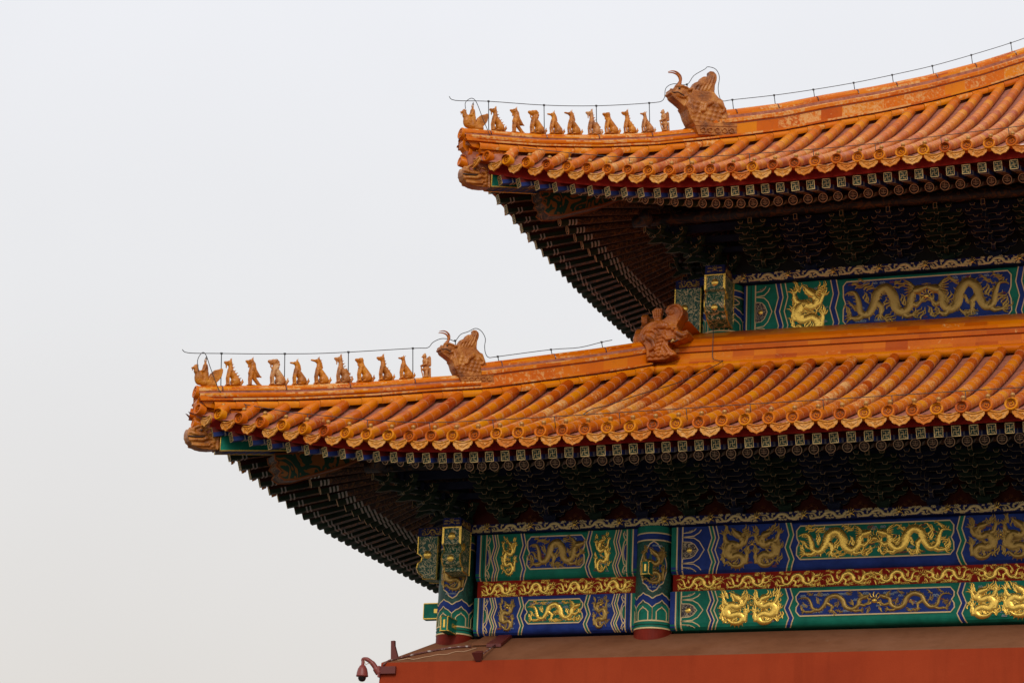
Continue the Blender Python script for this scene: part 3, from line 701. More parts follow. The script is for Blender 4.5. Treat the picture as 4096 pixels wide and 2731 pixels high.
for r, t, dz, wh, sc in ((lo, -.01, .235, 'lower', .74), (up_, 2.955, .24, 'upper', 1.)):
    z = interp(r.hb, t)
    e_ = empty('horned_ridge_beast', f'large horned glazed dragon beast with flame mane, behind the figurines on the {wh} roof ridge', 'ridge ornament', (t, t, z+dz), R(225), 'horned beasts on the hip ridges')
    e_.scale = (sc,)*3
    put('mouth', bmouth, put('body', bme, e_)); put('plinth', plm, e_, Matrix.Rotation(R(10), 4, 'Y'))
    for m_ in hme: put('horn', m_, e_)

# dragon head at the corner of the wall ridge (jaws turned to the right), one for each face
WH = [(-.272, -.016), (-.283, .181), (-.312, .26), (-.403, .364), (-.416, .453), (-.386, .538), (-.322, .622), (-.236, .677), (-.12, .70), (.004, .71), (.09, .77), (.055, .838), (.054, .893), (.096, .962), (.194, .988), (.303, .975), (.37, .904), (.378, .794), (.32, .688), (.268, .615), (.259, .539), (.336, .48), (.423, .485), (.449, .505), (.483, .437), (.447, .363), (.34, .316), (.275, .309), (.211, .27), (.156, .306), (.118, .297), (.108, .244), (.159, .175), (.258, .103), (.259, .06), (.216, .041), (.053, -.016)]
WP = [('p', WH, -.13, .20)]
for y in (-1,):
    Y0 = -.13
    WP += [c(*[(x, Y0, z, .022) for x, z in smoothline([(.30, .68), (.36, .82), (.29, .945), (.18, .955), (.09, .88), (.13, .81), (.20, .83), (.19, .88)], 3)]),
           ('e', (.205, Y0-.02, .515), (.035, .04, .032)), c((.10, Y0, .55, .035), (.20, Y0-.02, .57, .03), (.27, Y0, .54, .02)), c((.27, Y0, .46, .05), (.36, Y0, .40, .045), (.44, Y0, .42, .03)),
           c((.22, Y0-.01, .36, .035), (.10, Y0-.02, .35, .035), (.03, Y0-.01, .42, .03)), c((.06, Y0, .22, .03), (.13, Y0, .12, .03), (.21, Y0, .07, .03)),
           ('e', (.0, Y0-.02, .60), (.12, .03, .06)), c((-.28, Y0, .56, .03), (-.36, Y0, .46, .03), (-.33, Y0, .36, .03))]
    for k in range(6): WP += [c((.04-.02*k, Y0-.01, .47-.07*k, .028), (-.07-.01*k, Y0-.02, .44-.07*k, .024), (-.12, Y0, .40-.07*k, .010))]
    for k in range(4): WP += [c((-.12-.05*k, Y0, .64-.04*k, .022), (-.02-.05*k, Y0-.015, .67-.05*k, .02), (.04-.04*k, Y0, .64-.07*k, .010))]
    for k in range(4): WP += [c((-.26+.11*k, Y0-.012, .05, .022), (-.205+.11*k, Y0-.012, .085, .022), (-.15+.11*k, Y0-.012, .05, .022))]
    WP += [c((-.25, Y0, .40, .05), (-.16, Y0-.03, .33, .04), (-.12, Y0-.03, .22, .035), (-.2, Y0-.02, .17, .03))]
whm = blob('head', WP, M['head'], .011, 1)
fan = MB(); fo = [(-.13, .70), (-.165, .74), (-.19, .79), (-.215, .9), (-.145, .957), (-.03, .932), (-.055, .80), (-.05, .72)]
fan.prism([V((x, -.06, z)) for x, z in fo], [V((x, .04, z)) for x, z in fo])
for k in range(4): fan.tube([V((-.16+.03*k, -.065, .80)), V((-.185+.045*k, -.065, .92))], .008, 5)
fan.tube([V((-.16, -.03, .72)), V((-.05, -.03, .74))], .06, 8)
fanm = fan.mesh('crest', [M['head']])
clawm = MB(); clawm.tube([V((.17, -.13, .285)), V((.215, -.16, .315)), V((.235, -.14, .30))], [.02, .026, .01], 6); em_ = MB(); em_.tube([(.215, -.165, .52), (.215, -.178, .52)], [.024, .016], 8); em_.tube(smoothline([(.12, -.132, .30), (.17, -.134, .315), (.22, -.134, .29), (.30, -.132, .325)], 3), .012, 6)
em_ = em_.mesh('eye', [M['dark2']]); tm = clawm.mesh('tooth', [mat('ivory_tooth', (.55, .36, .12), .4)])
for k, nm_ in ((0, 'front'), (1, 'side')):
    e_ = empty('ridge_corner_dragon_head', 'open jawed glazed dragon head with scroll tail at the corner of the wall ridge' if k == 0 else 'second open jawed dragon head turned to the back, adjoining the front one', 'ridge ornament', (2.511, 2.1, 4.92), 0, 'dragon heads at the wall ridge corner')
    if k: e_.location = (2.1, 2.511, 4.92); e_.rotation_euler = (0, 0, R(90))
    e_.scale = (.94, -.94 if k else .94, .94)
    for n_, m_ in (('head', whm), ('crest', fanm), ('tooth', tm), ('eye', em_)): put(n_, m_, e_)

# dragon-head sleeves on the hip beam ends
TO = [(-.08, .151), (.055, .165), (.138, .152), (.205, .13), (.275, .13), (.357, .112), (.411, .10), (.447, .118), (.474, .11), (.506, .075), (.516, .019), (.508, -.048), (.478, -.112), (.418, -.164), (.332, -.206), (.248, -.214), (.138, -.205), (.056, -.186), (-.08, -.15)]
TO = [(x, z*.92 if z < 0 else z) for x, z in TO]
TP = [('p', TO, -.10, .10)]
for y in (-1, 1):
    Y0 = y*.10
    TP += [('e', (.31, Y0*1.05, .085), (.04, .03, .036)), c((.42, Y0, .105, .02), (.36, Y0*1.1, .14, .024), (.28, Y0*1.1, .15, .024), (.22, Y0*1.1, .11, .022), (.25, Y0*1.1, .075, .018)),
           c((.47, Y0*.9, .03, .03), (.40, Y0*1.05, .02, .026), (.33, Y0*1.1, .015, .026), (.24, Y0*1.1, .03, .03)), c((.47, Y0*.8, .085, .03), (.43, Y0, .07, .028)),
           c((.46, Y0*.95, -.085, .026), (.38, Y0*1.1, -.07, .026), (.28, Y0*1.1, -.06, .03), (.20, Y0*1.1, -.02, .03)), c((.42, Y0*.9, -.15, .02), (.30, Y0*1.08, -.15, .022), (.17, Y0*1.1, -.13, .022))]
    for k in range(4): TP += [c((.17-.005*k, Y0*1.1, .13-.075*k, .022), (.11, Y0*1.12, .12-.07*k, .026), (.085, Y0*1.1, .075-.07*k, .018), (.12, Y0*1.1, .065-.07*k, .014))]
    TP += [c((.03, Y0*1.04, .15, .014), (.03, Y0*1.04, -.17, .014)), c((-.03, Y0*1.04, .15, .014), (-.03, Y0*1.04, -.16, .014))]
mb_ = MB()
for y in (-1, 1):
    mb_.tube(smoothline([(.505, y*.098, -.03), (.42, y*.112, -.028), (.34, y*.117, -.022), (.25, y*.117, .0)], 4), .012, 6)
    mb_.tube([(.31, y*.13, .082), (.31, y*.141, .082)], [.02, .014], 8)
mouthm = mb_.mesh('mouth', [M['dark2']])
tmh = blob('dragon_head_sleeve', TP, M['beast'], .0085, 1)
for ev, t, z in ((lower_eaves, -2.926, 2.55), (upper_eaves, .09, 7.56)):
    sl_ = put('dragon_head_sleeve', tmh, ev, Matrix.Translation((t, t, z)) @ Matrix.Rotation(R(225), 4, 'Z'))
    put('mouth', mouthm, sl_)

# ------------------------------------------------------------------ painted relief toolkit
def ribbon(b, pts, wid, h, mp, m, ncs=5):
    """low relief strip: pts in (u,v), mp maps (u,v,height)->world"""
    n = len(pts)
    if isinstance(wid, (int, float)): wid = [wid]*n
    prof = [(-1, 0), (-.72, .82), (0, 1), (.72, .82), (1, 0)] if ncs == 5 else [(-1, 0), (-1, 1), (1, 1), (1, 0)]
    vs = []
    for i, q in enumerate(pts):
        a = pts[max(i-1, 0)]; c_ = pts[min(i+1, n-1)]; dx, dy = c_[0]-a[0], c_[1]-a[1]; l = math.hypot(dx, dy) or 1
        nx, ny = -dy/l, dx/l
        for o, z in prof: vs.append(mp(q[0]+nx*o*wid[i], q[1]+ny*o*wid[i], z*h))
    k = len(prof)
    b.add(vs, [(i*k+j, i*k+j+1, (i+1)*k+j+1, (i+1)*k+j) for i in range(n-1) for j in range(k-1)], m, ncs == 5)
def sheet(b, poly, h, mp, m): b.add([mp(u, v, h) for u, v in poly], [tuple(range(len(poly)))], m)
def disc(b, u, v, r, h, mp, m, n=12):
    vs = [mp(u+r*math.cos(2*math.pi*k/n), v+r*math.sin(2*math.pi*k/n), 0) for k in range(n)]+[mp(u+r*.7*math.cos(2*math.pi*k/n), v+r*.7*math.sin(2*math.pi*k/n), h) for k in range(n)]+[mp(u, v, h*1.2)]
    b.add(vs, [(k, (k+1) % n, n+(k+1) % n, n+k) for k in range(n)]+[(n+k, n+(k+1) % n, 2*n) for k in range(n)], m, True)
def claw(b, u, v, ang, s, h, mp, m):
    for a in (-1.0, -.45, .1, .65, 2.6):
        t = ang+a; ribbon(b, [(u, v), (u+.6*s*math.cos(t), v+.6*s*math.sin(t)), (u+s*math.cos(t+.25), v+s*math.sin(t+.25))], [.20*s, .15*s, .04*s], h, mp, m)
def flame(b, u, v, ang, s, h, mp, m, rng):
    q = [(u+s*(k/4-.5)*math.cos(ang)+.13*s*math.sin(k*1.7)*-math.sin(ang), v+s*(k/4-.5)*math.sin(ang)+.13*s*math.sin(k*1.7)*math.cos(ang)) for k in range(5)]
    ribbon(b, q, [.07*s, .13*s, .11*s, .08*s, .02*s], h*.6, mp, m)
RUN = dict(spine=[(1.60, .70), (1.47, .60), (1.44, .36), (1.28, .20), (1.12, .34), (1.06, .62), (.90, .82), (.70, .72), (.62, .44), (.48, .20), (.32, .28), (.27, .54), (.19, .74), (.05, .76), (-.04, .70)],
    head=(1.60, .70, .12), legs=[[(1.26, .22), (1.38, .10), (1.50, .13)], [(1.44, .42), (1.60, .34), (1.68, .44)], [(.66, .50), (.80, .36), (.78, .20)], [(.44, .24), (.28, .12), (.12, .14)]],
    fl=[(1.30, .5, 2), (.93, .45, 1), (.45, .62, 1.8), (.12, .45, 2.6), (1.0, .12, .3), (.5, .88, .4), (.25, .93, .2), (1.22, .9, .3), (.85, .1, 2.9), (1.7, .18, 1), (.05, .3, 2)])
UPR = dict(spine=[(.60, .78), (.72, .66), (.60, .54), (.36, .60), (.22, .46), (.34, .30), (.60, .34), (.76, .24), (.66, .10), (.42, .10), (.24, .20), (.12, .10)],
    head=(.60, .78, 2.6), legs=[[(.62, .56), (.80, .60), (.88, .74)], [(.34, .60), (.18, .66), (.12, .80)], [(.30, .34), (.14, .32), (.10, .46)], [(.70, .18), (.86, .16), (.88, .36)]],
    fl=[(.42, .86, 2), (.84, .9, 1.2), (.2, .94, 2), (.5, .2, 1), (.88, .46, 1.4), (.14, .6, 1.8), (.5, .44, .3), (.08, .26, 2)])
def dragon(b, kind, u0, v0, su, sv, mp, m, h=.02, flip=False, rng=random, wk=1.):
    D = RUN if kind == 'run' else UPR; W = 1.66 if kind == 'run' else 1.
    tf = lambda q: (u0+su*((W-q[0]) if flip else q[0])/W, v0+sv*q[1])
    sp = [tf(q) for q in smoothline(D['spine'], 5)]; n = len(sp); s = sv if kind == 'run' else min(su, sv)
    wd = [wk*s*(.066+.042*math.sin(math.pi*min(1, i/n*1.35)))*(1 if i < n*.75 else max(.25, 1-(i-n*.75)/(n*.28))) for i in range(n)]
    ribbon(b, sp, wd, h, mp, m)
    for i in range(3, n-4, 2):
        dx, dy = sp[i+1][0]-sp[i-1][0], sp[i+1][1]-sp[i-1][1]; l = math.hypot(dx, dy) or 1; nx, ny = -dy/l, dx/l
        for sd_ in ((1,) if i % 4 else (1, -1)):
            w_ = wd[i]; ribbon(b, [(sp[i][0]+nx*sd_*w_*.8, sp[i][1]+ny*sd_*w_*.8), (sp[i][0]+nx*sd_*(w_+.05*s*wk)+dx/l*.03*s, sp[i][1]+ny*sd_*(w_+.05*s*wk)+dy/l*.03*s)], [.026*s, .006*s], h*.5, mp, m)
    hx, hy, ha = D['head']; hu, hv = tf((hx, hy)); ha = (math.pi-ha) if flip else ha; cx, sx = math.cos(ha), math.sin(ha)
    rel = lambda a, c_: (hu+s*(a*cx-c_*sx*(1)), hv+s*(a*sx+c_*cx*(1)))
    sg = -1 if (flip or math.cos(D['head'][2]) < 0 and not flip) else 1
    ribbon(b, [rel(-.08, 0), rel(.02, .01*sg), rel(.11, .03*sg), rel(.22, .05*sg)], [.08*s*wk, .115*s*wk, .085*s*wk, .04*s*wk], h*1.5, mp, m)
    ribbon(b, [rel(.02, -.04*sg), rel(.12, -.05*sg)], [.04*s, .02*s], h*1.1, mp, m)
    for a in (-.7, -.2, .3, .8, 1.4, 1.9): ribbon(b, [rel(-.02, .03*sg), rel(-.15, (.03+.10*a)*sg), rel(-.29, (.02+.16*a)*sg)], [.045*s, .035*s, .008*s], h*.9, mp, m)
    ribbon(b, [rel(.15, .06*sg), rel(.24, .13*sg), rel(.34, .10*sg)], [.015*s, .015*s, .006*s], h*.6, mp, m)
    for lg in D['legs']:
        q = [tf(x) for x in lg]; ribbon(b, q, [wk*.085*s, wk*.065*s, wk*.045*s], h*.9, mp, m)
        claw(b, q[-1][0], q[-1][1], math.atan2(q[-1][1]-q[-2][1], q[-1][0]-q[-2][0]), .165*s*wk, h*.8, mp, m)
    for (x, y, a) in D['fl']:
        u, v = tf((x, y)); a = (math.pi-a) if flip else a
        flame(b, u, v, a+rng.uniform(-.3, .3), .26*s*wk, h, mp, m, rng)
        flame(b, u+.04*s, v-.06*s, a+rng.uniform(-.3, .3), .20*s*wk, h, mp, m, rng)
        flame(b, u-.05*s, v+.05*s, a+rng.uniform(-.4, .4), .18*s*wk, h, mp, m, rng)
        flame(b, u+rng.uniform(-.14, .14)*s, v+rng.uniform(-.10, .10)*s, a+rng.uniform(-.6, .6), .20*s*wk, h, mp, m, rng)
def pearl(b, u, v, s, mp, m, h=.02):
    disc(b, u, v, s*.30, h, mp, m)
    for a in (.4, 1.0, 1.57, 2.1, 2.7, 3.6, 5.6): ribbon(b, [(u+.36*s*math.cos(a), v+.36*s*math.sin(a)), (u+.62*s*math.cos(a+.2), v+.62*s*math.sin(a+.2)), (u+.95*s*math.cos(a), v+.95*s*math.sin(a))], [.09*s, .08*s, .02*s], h*.7, mp, m)
def cloud(b, u, v, s, mp, m):
    ribbon(b, smoothline([(u-s, v), (u-.5*s, v+.45*s), (u-.1*s, v+.1*s), (u+.3*s, v+.5*s), (u+s, v)], 3), .15*s, .004, mp, m)
    ribbon(b, [(u-s, v-.14*s), (u+s, v-.14*s)], .11*s, .004, mp, m)
LINE, GREEN, BLUE, GOLD, DULL, CLD, SCR = range(7)
M['cloud'] = mat('pale_cloud_line', (.30, .36, .42), .5); M['cloud_red'] = mat('red_cloud', (.28, .06, .03), .5)
BEAMM = None
def zig(u, z0, z1, amp, flip):
    n = 4; s = -1 if flip else 1
    return [(u+s*(amp if k % 2 else 0)+s*amp*.12*math.sin(k*2), lerp(z0, z1, k/n)) for k in range(n+1)]
def arched(u, z0, z1, s, d):   # palmette outline pointing along s
    zm = (z0+z1)/2; h = (z1-z0)/2
    return [(u, z0), (u+s*d*.55, z0+h*.08), (u+s*d*.8, z0+h*.35), (u+s*d*.9, z0+h*.6), (u+s*d*1.05, zm), (u+s*d*.9, z1-h*.6), (u+s*d*.8, z1-h*.35), (u+s*d*.55, z1-h*.08), (u, z1)]
def painted_beam(name, x0, x1, z0, z1, yf, scheme, cuts, fn, side='up', ctr='run', parent=hall, rnd=.10):
    """rectangular beam with rounded arrises, painted front"""
    rng = random.Random(int(x0*100)+int(z0*100)); b = MB()
    A, B = (BLUE, GREEN) if scheme == 'A' else (GREEN, BLUE)   # A: centre colour, B: side + frame colour
    mp0 = lambda u, v, h: fn(V((u, yf-h, v)))
    # body with rounded lower and upper edge
    pr_ = [(yf+.3, z1), (yf+.03, z1), (yf, z1-.03), (yf, z0+rnd)]+[(yf+rnd*(1-math.cos(a*math.pi/12)), z0+rnd-rnd*math.sin(a*math.pi/12)) for a in range(1, 7)]+[(yf+.3, z0)]
    def wrap(u, v, h):   # front face, bending under at the bottom
        if v >= z0+rnd: return fn(V((u, yf-h, v)))
        a = min((z0+rnd-v)/rnd, 1.4); return fn(V((u, yf+rnd-(rnd+h)*math.cos(a), z0+rnd-(rnd+h)*math.sin(a))))
    def stripe(u0, u1, m):
        b.add([fn(V((u0, y, z))) for y, z in pr_]+[fn(V((u1, y, z))) for y, z in pr_], [(i, i+1, i+1+len(pr_), i+len(pr_)) for i in range(len(pr_)-1)], m, False)
    def vline(u, m=LINE, w_=.010):
        q = [(u, lerp(z0-.03, z1-.012, k/12)) for k in range(13)]; ribbon(b, q, w_, .006, wrap, m, 4)
    L_ = x1-x0; c_ = (x0+x1)/2; s1, s2, zz1, p0, p1, cc = cuts
    stripe(x0, x1, B)
    Dr = []
    for sd in (1, -1):
        X = (lambda d: x0+d) if sd == 1 else (lambda d: x1-d)
        lo_, hi = z0-.02, z1-.012
        def zone(d0, d1, m, h): sheet_w(b, X, d0, d1, lo_, hi, h, wrap, m)
        zone(.0, s1, A, .003); zone(s1, s2, B, .003); vline(X(s1)); vline(X(s2)); vline(X((s1+s2)/2), DARKI, .006)
        # palmette cells: three half cells
        zone(s2, zz1, B, .0035)
        hh = (hi-z0)
        for k, (a, c2) in enumerate(((-.28, .22), (.22, .78), (.78, 1.28))):
            za, zb = z0+hh*a, z0+hh*c2
            pts = [q for q in arched(X(s2), za, zb, sd, (zz1-s2)*.80) if z0 <= q[1] <= hi]
            if len(pts) > 1: ribbon(b, pts, .007, .007, wrap, LINE, 4)
            q = arched(X(s2), lerp(za, zb, .17), lerp(za, zb, .83), sd, (zz1-s2)*.58); q = [t_ for t_ in q if z0 <= t_[1] <= hi]
            if len(q) > 2:
                sheet(b, q, .006, wrap, SCR if zz1-s2 > .15 else A); ribbon(b, q, .005, .007, wrap, LINE, 4)
            if z0 < (za+zb)/2 < hi and zz1-s2 > .15: disc(b, X(s2+(zz1-s2)*.27), (za+zb)/2, .05, .012, wrap, GOLD)
        # zig-zag bands
        amp = min(.055, (p0-zz1)*.6)
        for d, m in ((zz1, A), (lerp(zz1, p0, .5), B), (p0, B), (p1, A), (lerp(p1, cc, .45), B)):
            zq = zig(X(d), lo_, hi, amp, sd < 0)
            nx_ = {zz1: lerp(zz1, p0, .5), p0: p1, p1: lerp(p1, cc, .45)}.get(d)
            if nx_ is not None:
                m2 = {zz1: A, p0: B, p1: A}[d]
                zr = zig(X(nx_), lo_, hi, amp, sd < 0)
                for k in range(len(zq)-1):
                    for kk in range(3):
                        a0, a1 = kk/3, (kk+1)/3
                        sheet(b, [tuple(lerp(V(zq[k]), V(zq[k+1]), a0)), tuple(lerp(V(zr[k]), V(zr[k+1]), a0)), tuple(lerp(V(zr[k]), V(zr[k+1]), a1)), tuple(lerp(V(zq[k]), V(zq[k+1]), a1))], .0045+.0006*(d == p0), wrap, m2)
            zl = [tuple(lerp(V(zq[k]), V(zq[k+1]), kk/3)) for k in range(len(zq)-1) for kk in range(3)]+[zq[-1]]
            ribbon(b, zl, .008, .009, wrap, LINE, 4)
        Dr.append((sd, X(p0+amp), X(p1)))
    # central panel
    e_ = .05; v0, v1 = z0+.155, z1-.07; a0, a1 = x0+cc, x1-cc
    poly = [(a0+e_*1.3, v0), (a1-e_*1.3, v0), (a1-.2*e_, v0+.07), (a1-.3*e_, lerp(v0, v1, .36)), (a1-e_, (v0+v1)/2), (a1-.3*e_, lerp(v0, v1, .64)), (a1-.2*e_, v1-.07), (a1-e_*1.3, v1), (a0+e_*1.3, v1), (a0+.2*e_, v1-.07), (a0+.3*e_, lerp(v0, v1, .64)), (a0+e_, (v0+v1)/2), (a0+.3*e_, lerp(v0, v1, .36)), (a0+.2*e_, v0+.07)]
    sheet(b, poly, .007, mp0, A); ribbon(b, poly+[poly[0]], .009, .012, mp0, LINE, 4)
    for k in range(int(14*(a1-a0))):
        cloud(b, rng.uniform(a0+.12, a1-.12), rng.choice((v0+.05, v1-.06, rng.uniform(v0+.06, v1-.06))), rng.uniform(.03, .055), lambda u, v, h: mp0(u, v, h+.009), rng.choice((CLD, CLD, CLDR)))
    for sd, ua, ub in Dr:
        for k in range(int(6+14*abs(ub-ua))): cloud(b, rng.uniform(min(ua, ub)+.05, max(ua, ub)-.05), rng.uniform(z0+.06, z1-.06), rng.uniform(.02, .04), lambda u, v, h: wrap(u, v, h+.008), rng.choice((CLD, CLDR)))
    ob = b.build(name, [M['line'], M['green'], M['blue'], M['gold'], M['gold_dull'], M['cloud'], M['dkscroll'], M['cloud_red'], M['bracket_green']], parent)
    # gilded dragons, each a relief of its own
    gc = M['gold_dull'] if A == BLUE else M['gold']; gs = M['gold'] if B == GREEN else M['gold_dull']
    mpc = lambda u, v, h: mp0(u, v, h+.009)
    H_ = v1-v0
    if a1-a0 > 1.3:
        for fl in (False, True):
            d_ = MB(); half = (a1-a0)/2
            dragon(d_, 'run', a0+.07 if not fl else a0+half+.11, v0+.015, half-.18, H_-.03, mpc, 0, .015, fl, rng, 1.06 if A == BLUE else 1.3); d_.build('gold_dragon', [gc], ob)
        d_ = MB(); pearl(d_, (a0+a1)/2, v0+H_*.55, .14, mpc, 0); d_.build('flaming_pearl', [M['gold']], ob)
    else:
        d_ = MB(); dragon(d_, 'run', a0+.07, v0+.01, a1-a0-.16, H_-.02, mpc, 0, .015, name == 'x', rng, 1.1); pearl(d_, a1-.13, v0+H_*.55, .06, mpc, 0); d_.build('gold_dragon', [gc], ob)
    wr = lambda u, v, h: wrap(u, v, h+.007)
    for sd, ua, ub in Dr:
        u0, u1 = min(ua, ub), max(ua, ub); n = 2 if side == 'two' else 1; w_ = (u1-u0-.06)/n
        for k in range(n):
            d_ = MB(); dragon(d_, 'up', u0+.03+k*w_, z0+.03, w_-.02, z1-z0-.06, wr, 0, .014, (sd < 0) ^ (k == 1), rng, 1.2); d_.build('gold_dragon', [gs], ob)
        d_ = MB(); pearl(d_, (u0+u1)/2, (z0+z1)/2+(.05 if n == 2 else .12), .075, wr, 0, .018); d_.build('flaming_pearl', [M['gold']], ob)
    return ob
CLDR = 7; DARKI = 8
def sheet_w(b, X, d0, d1, lo_, hi, h, wrap, m):
    n = 10
    for k in range(n):
        a, c_ = lerp(lo_, hi, k/n), lerp(lo_, hi, (k+1)/n)
        b.add([wrap(X(d0), a, h), wrap(X(d1), a, h), wrap(X(d1), c_, h), wrap(X(d0), c_, h)], [(0, 1, 2, 3)], m)
CUT_S = (.07, .165, .25, .33, .72, .83); CUT_L = (.09, .175, .58, .69, 1.77, 1.93); CUT_U = (.05, .20, .54, .70, 1.47, 1.68)
X1, X2, X3 = .25, 2.86, 3.40
painted_beam('architrave', X1, X2, .87, 1.60, -.12, 'A', CUT_S, ident)
painted_beam('lower_tie_beam', X1, X2, .02, .61, -.12, 'B', CUT_S, ident)
painted_beam('architrave', X3, 9.63, .87, 1.60, -.12, 'B', CUT_L, ident, 'two')
painted_beam('lower_tie_beam', X3, 9.63, .02, .61, -.12, 'A', CUT_L, ident, 'two')
painted_beam('architrave', 3.58, 9.72, 5.48, 6.45, 3.08, 'A', CUT_U, ident, 'one')
# plain returns along the left face
b = MB()
for z0, z1, y0, y1, x in ((.87, 1.6, .25, 11, -.22), (.02, .61, .25, 11, -.22), (5.48, 6.45, 3.6, 12, 3.08)):
    b.box((x+.15, (y0+y1)/2, (z0+z1)/2), (.3, y1-y0, z1-z0), 0)
b.build('side_architrave', [M['green']], hall)
# red dragon boards
def dragon_board(name, x0, x1, z0, z1, yf, bgm, pitch, fn, split, gm, centre=None, parent=hall, wk=1.25):
    rng = random.Random(9); b = MB(); mp = lambda u, v, h: fn(V((u, yf-h, v)))
    b.prism([fn(V((u, yf, v))) for u, v in ((x0, z0), (x1, z0), (x1, z1), (x0, z1))], [fn(V((u, yf+.18, v))) for u, v in ((x0, z0), (x1, z0), (x1, z1), (x0, z1))], 0)
    ob = b.build(name, [bgm], parent); n = max(1, round((x1-x0-.1)/pitch)); p_ = (x1-x0-.1)/n; H_ = z1-z0
    for k in range(n):
        u = x0+.05+k*p_; fl = split and (u+p_/2) > (x0+x1)/2 if centre is None else u > centre
        d_ = MB(); dragon(d_, 'run', u+.02, z0+H_*.06, p_*.84, H_*.88, mp, 0, .010, fl, rng, wk)
        for q in range(4): cloud(d_, u+p_*rng.random(), z0+H_*rng.choice((.07, .92)), .035, mp, 0)
        d_.build('gold_dragon', [gm], ob)
        d_ = MB(); pearl(d_, u+p_*(.92 if not fl else -.06), z0+H_*.55, .085, mp, 0, .014); d_.build('flaming_pearl', [M['gold']], ob)
    return ob
dragon_board('dragon_board', X1+.02, X2-.01, .61, .87, -.06, M['red'], .65, ident, False, M['gold'])
dragon_board('dragon_board', X3+.02, 9.6, .61, .87, -.06, M['red'], .77, ident, True, M['gold'])
# plates above the architraves
M['gold_plate'] = mat('pale_gold_leaf', (.80, .62, .28), .42, .3)
M['blueplate'] = paint('plate_blue', (.012, .018, .10))
dragon_board('bracket_plate', -.27, 10.6, 1.602, 1.735, -.22, M['blueplate'], .74, ident, False, M['gold_plate'], wk=1.7)
dragon_board('bracket_plate', 2.85, 10.6, 6.452, 6.60, 2.94, M['blueplate'], .75, ident, False, M['gold_plate'], wk=1.7)
b = MB()
b.box((-.13, 5, 1.668), (.18, 10.4, .133)); b.box((3.03, 8, 6.526), (.18, 9.9, .148)); b.build('side_bracket_plate', [M['bandpaint']], hall)

# ------------------------------------------------------------------ columns
def column(cx, cy, rb, rt, z0, z1, seed, face, full=True):
    b = MB(); n = 40; rad = lambda z: lerp(rb, rt, (z-z0)/(z1-z0)); ax = R(face)   # face: heading of the painted side
    def mp(u, v, h):   # u: arc length, v: height
        r_ = rad(v)+h; a = ax+u/rb; return V((cx+r_*math.sin(a), cy-r_*math.cos(a), v))
    W = math.pi*rb
    def band(a, c_, h, m, k=4):
        for i in range(n):
            u0, u1 = lerp(-W, W, i/n), lerp(-W, W, (i+1)/n)
            b.add([mp(u0, a, h), mp(u1, a, h), mp(u1, c_, h), mp(u0, c_, h)], [(0, 1, 2, 3)], m, True)
    def ring(v, w_=.010, m=0): ribbon(b, [(lerp(-W, W, i/n), v) for i in range(n+1)], w_, .006, mp, m, 4)
    band(z0-.9, z0, 0, 6); band(z0, z1, 0, 1)
    band(z0+.11, z1-.23, .0015, 7)
    band(z1-.225, z1-.115, .003, 2)
    for v in (z0+.005, z0+.115, z1-.225, z1-.115): ring(v)
    ring(z0+.06, .006, 8)
    # lotus-arch zone
    zt = z0+.44; k_ = 6; cw = 2*W/k_
    band(z0+.12, z0+.36, .002, 1)
    for k in range(k_):
        u = -W+(k+.5)*cw
        def arch(w_, zb, zt_): return [(u-w_, zb), (u-w_, lerp(zb, zt_, .62)), (u-w_*.6, lerp(zb, zt_, .80)), (u-w_*.25, lerp(zb, zt_, .88)), (u, zt_), (u+w_*.25, lerp(zb, zt_, .88)), (u+w_*.6, lerp(zb, zt_, .80)), (u+w_, lerp(zb, zt_, .62)), (u+w_, zb)]
        o = arch(cw*.5, z0+.30, zt+.10); sheet2 = [(x, v) for x, v in o]
        i_ = arch(cw*.5, z0+.12, zt-.01)
        for q0, q1, q2, q3 in [(o[j], o[j+1], i_[j+1], i_[j]) for j in range(8)]: b.add([mp(*q0, .003), mp(*q1, .003), mp(*q2, .003), mp(*q3, .003)], [(0, 1, 2, 3)], 2)
        ribbon(b, o[1:-1], .008, .008, mp, 0, 4); ribbon(b, i_, .007, .008, mp, 0, 4)
        nn = arch(cw*.29, z0+.12, zt-.11); sheet(b, nn, .004, mp, 5); ribbon(b, nn, .007, .008, mp, 0, 4)
    # cartouche
    zc0, zc1 = z0+.55, z1-.245; hw = .215*rb/.275
    lob = [(0, 0), (.28, .05), (.45, .13), (.72, .18), (.82, .27), (1, .42), (1, .58), (.82, .73), (.74, .82), (.45, .87), (.28, .95), (0, 1)]
    o = [(hw*x, lerp(zc0, zc1, y)) for x, y in lob]; o2 = [(-x, y) for x, y in o]
    for j in range(len(o)-1):
        for q in range(4):
            f0, f1 = -1+q*.5, -.5+q*.5
            b.add([mp(o[j][0]*f0, o[j][1], .004), mp(o[j][0]*f1, o[j][1], .004), mp(o[j+1][0]*f1, o[j+1][1], .004), mp(o[j+1][0]*f0, o[j+1][1], .004)], [(0, 1, 2, 3)], 2)
    ribbon(b, o, .008, .009, mp, 0, 4); ribbon(b, o2, .008, .009, mp, 0, 4)
    rng = random.Random(seed)
    for k in range(8): cloud(b, rng.uniform(-hw*.5, hw*.5), rng.choice((zc0+.07, zc1-.07)), .03, lambda u, v, h: mp(u, v, h+.006), 9)
    ob = b.build('column', [M['line'], M['green'], M['blue'], M['gold'], M['gold_dull'], M['dkscroll'], M['shaft'], M['teal'], M['bracket_green'], M['cloud']], hall)
    d_ = MB(); dragon(d_, 'up', -hw*.95, zc0+.09, hw*1.9, zc1-zc0-.16, lambda u, v, h: mp(u, v, h+.006), 0, .02, False, rng); d_.build('gold_dragon', [M['gold_dull']], ob)
    return ob
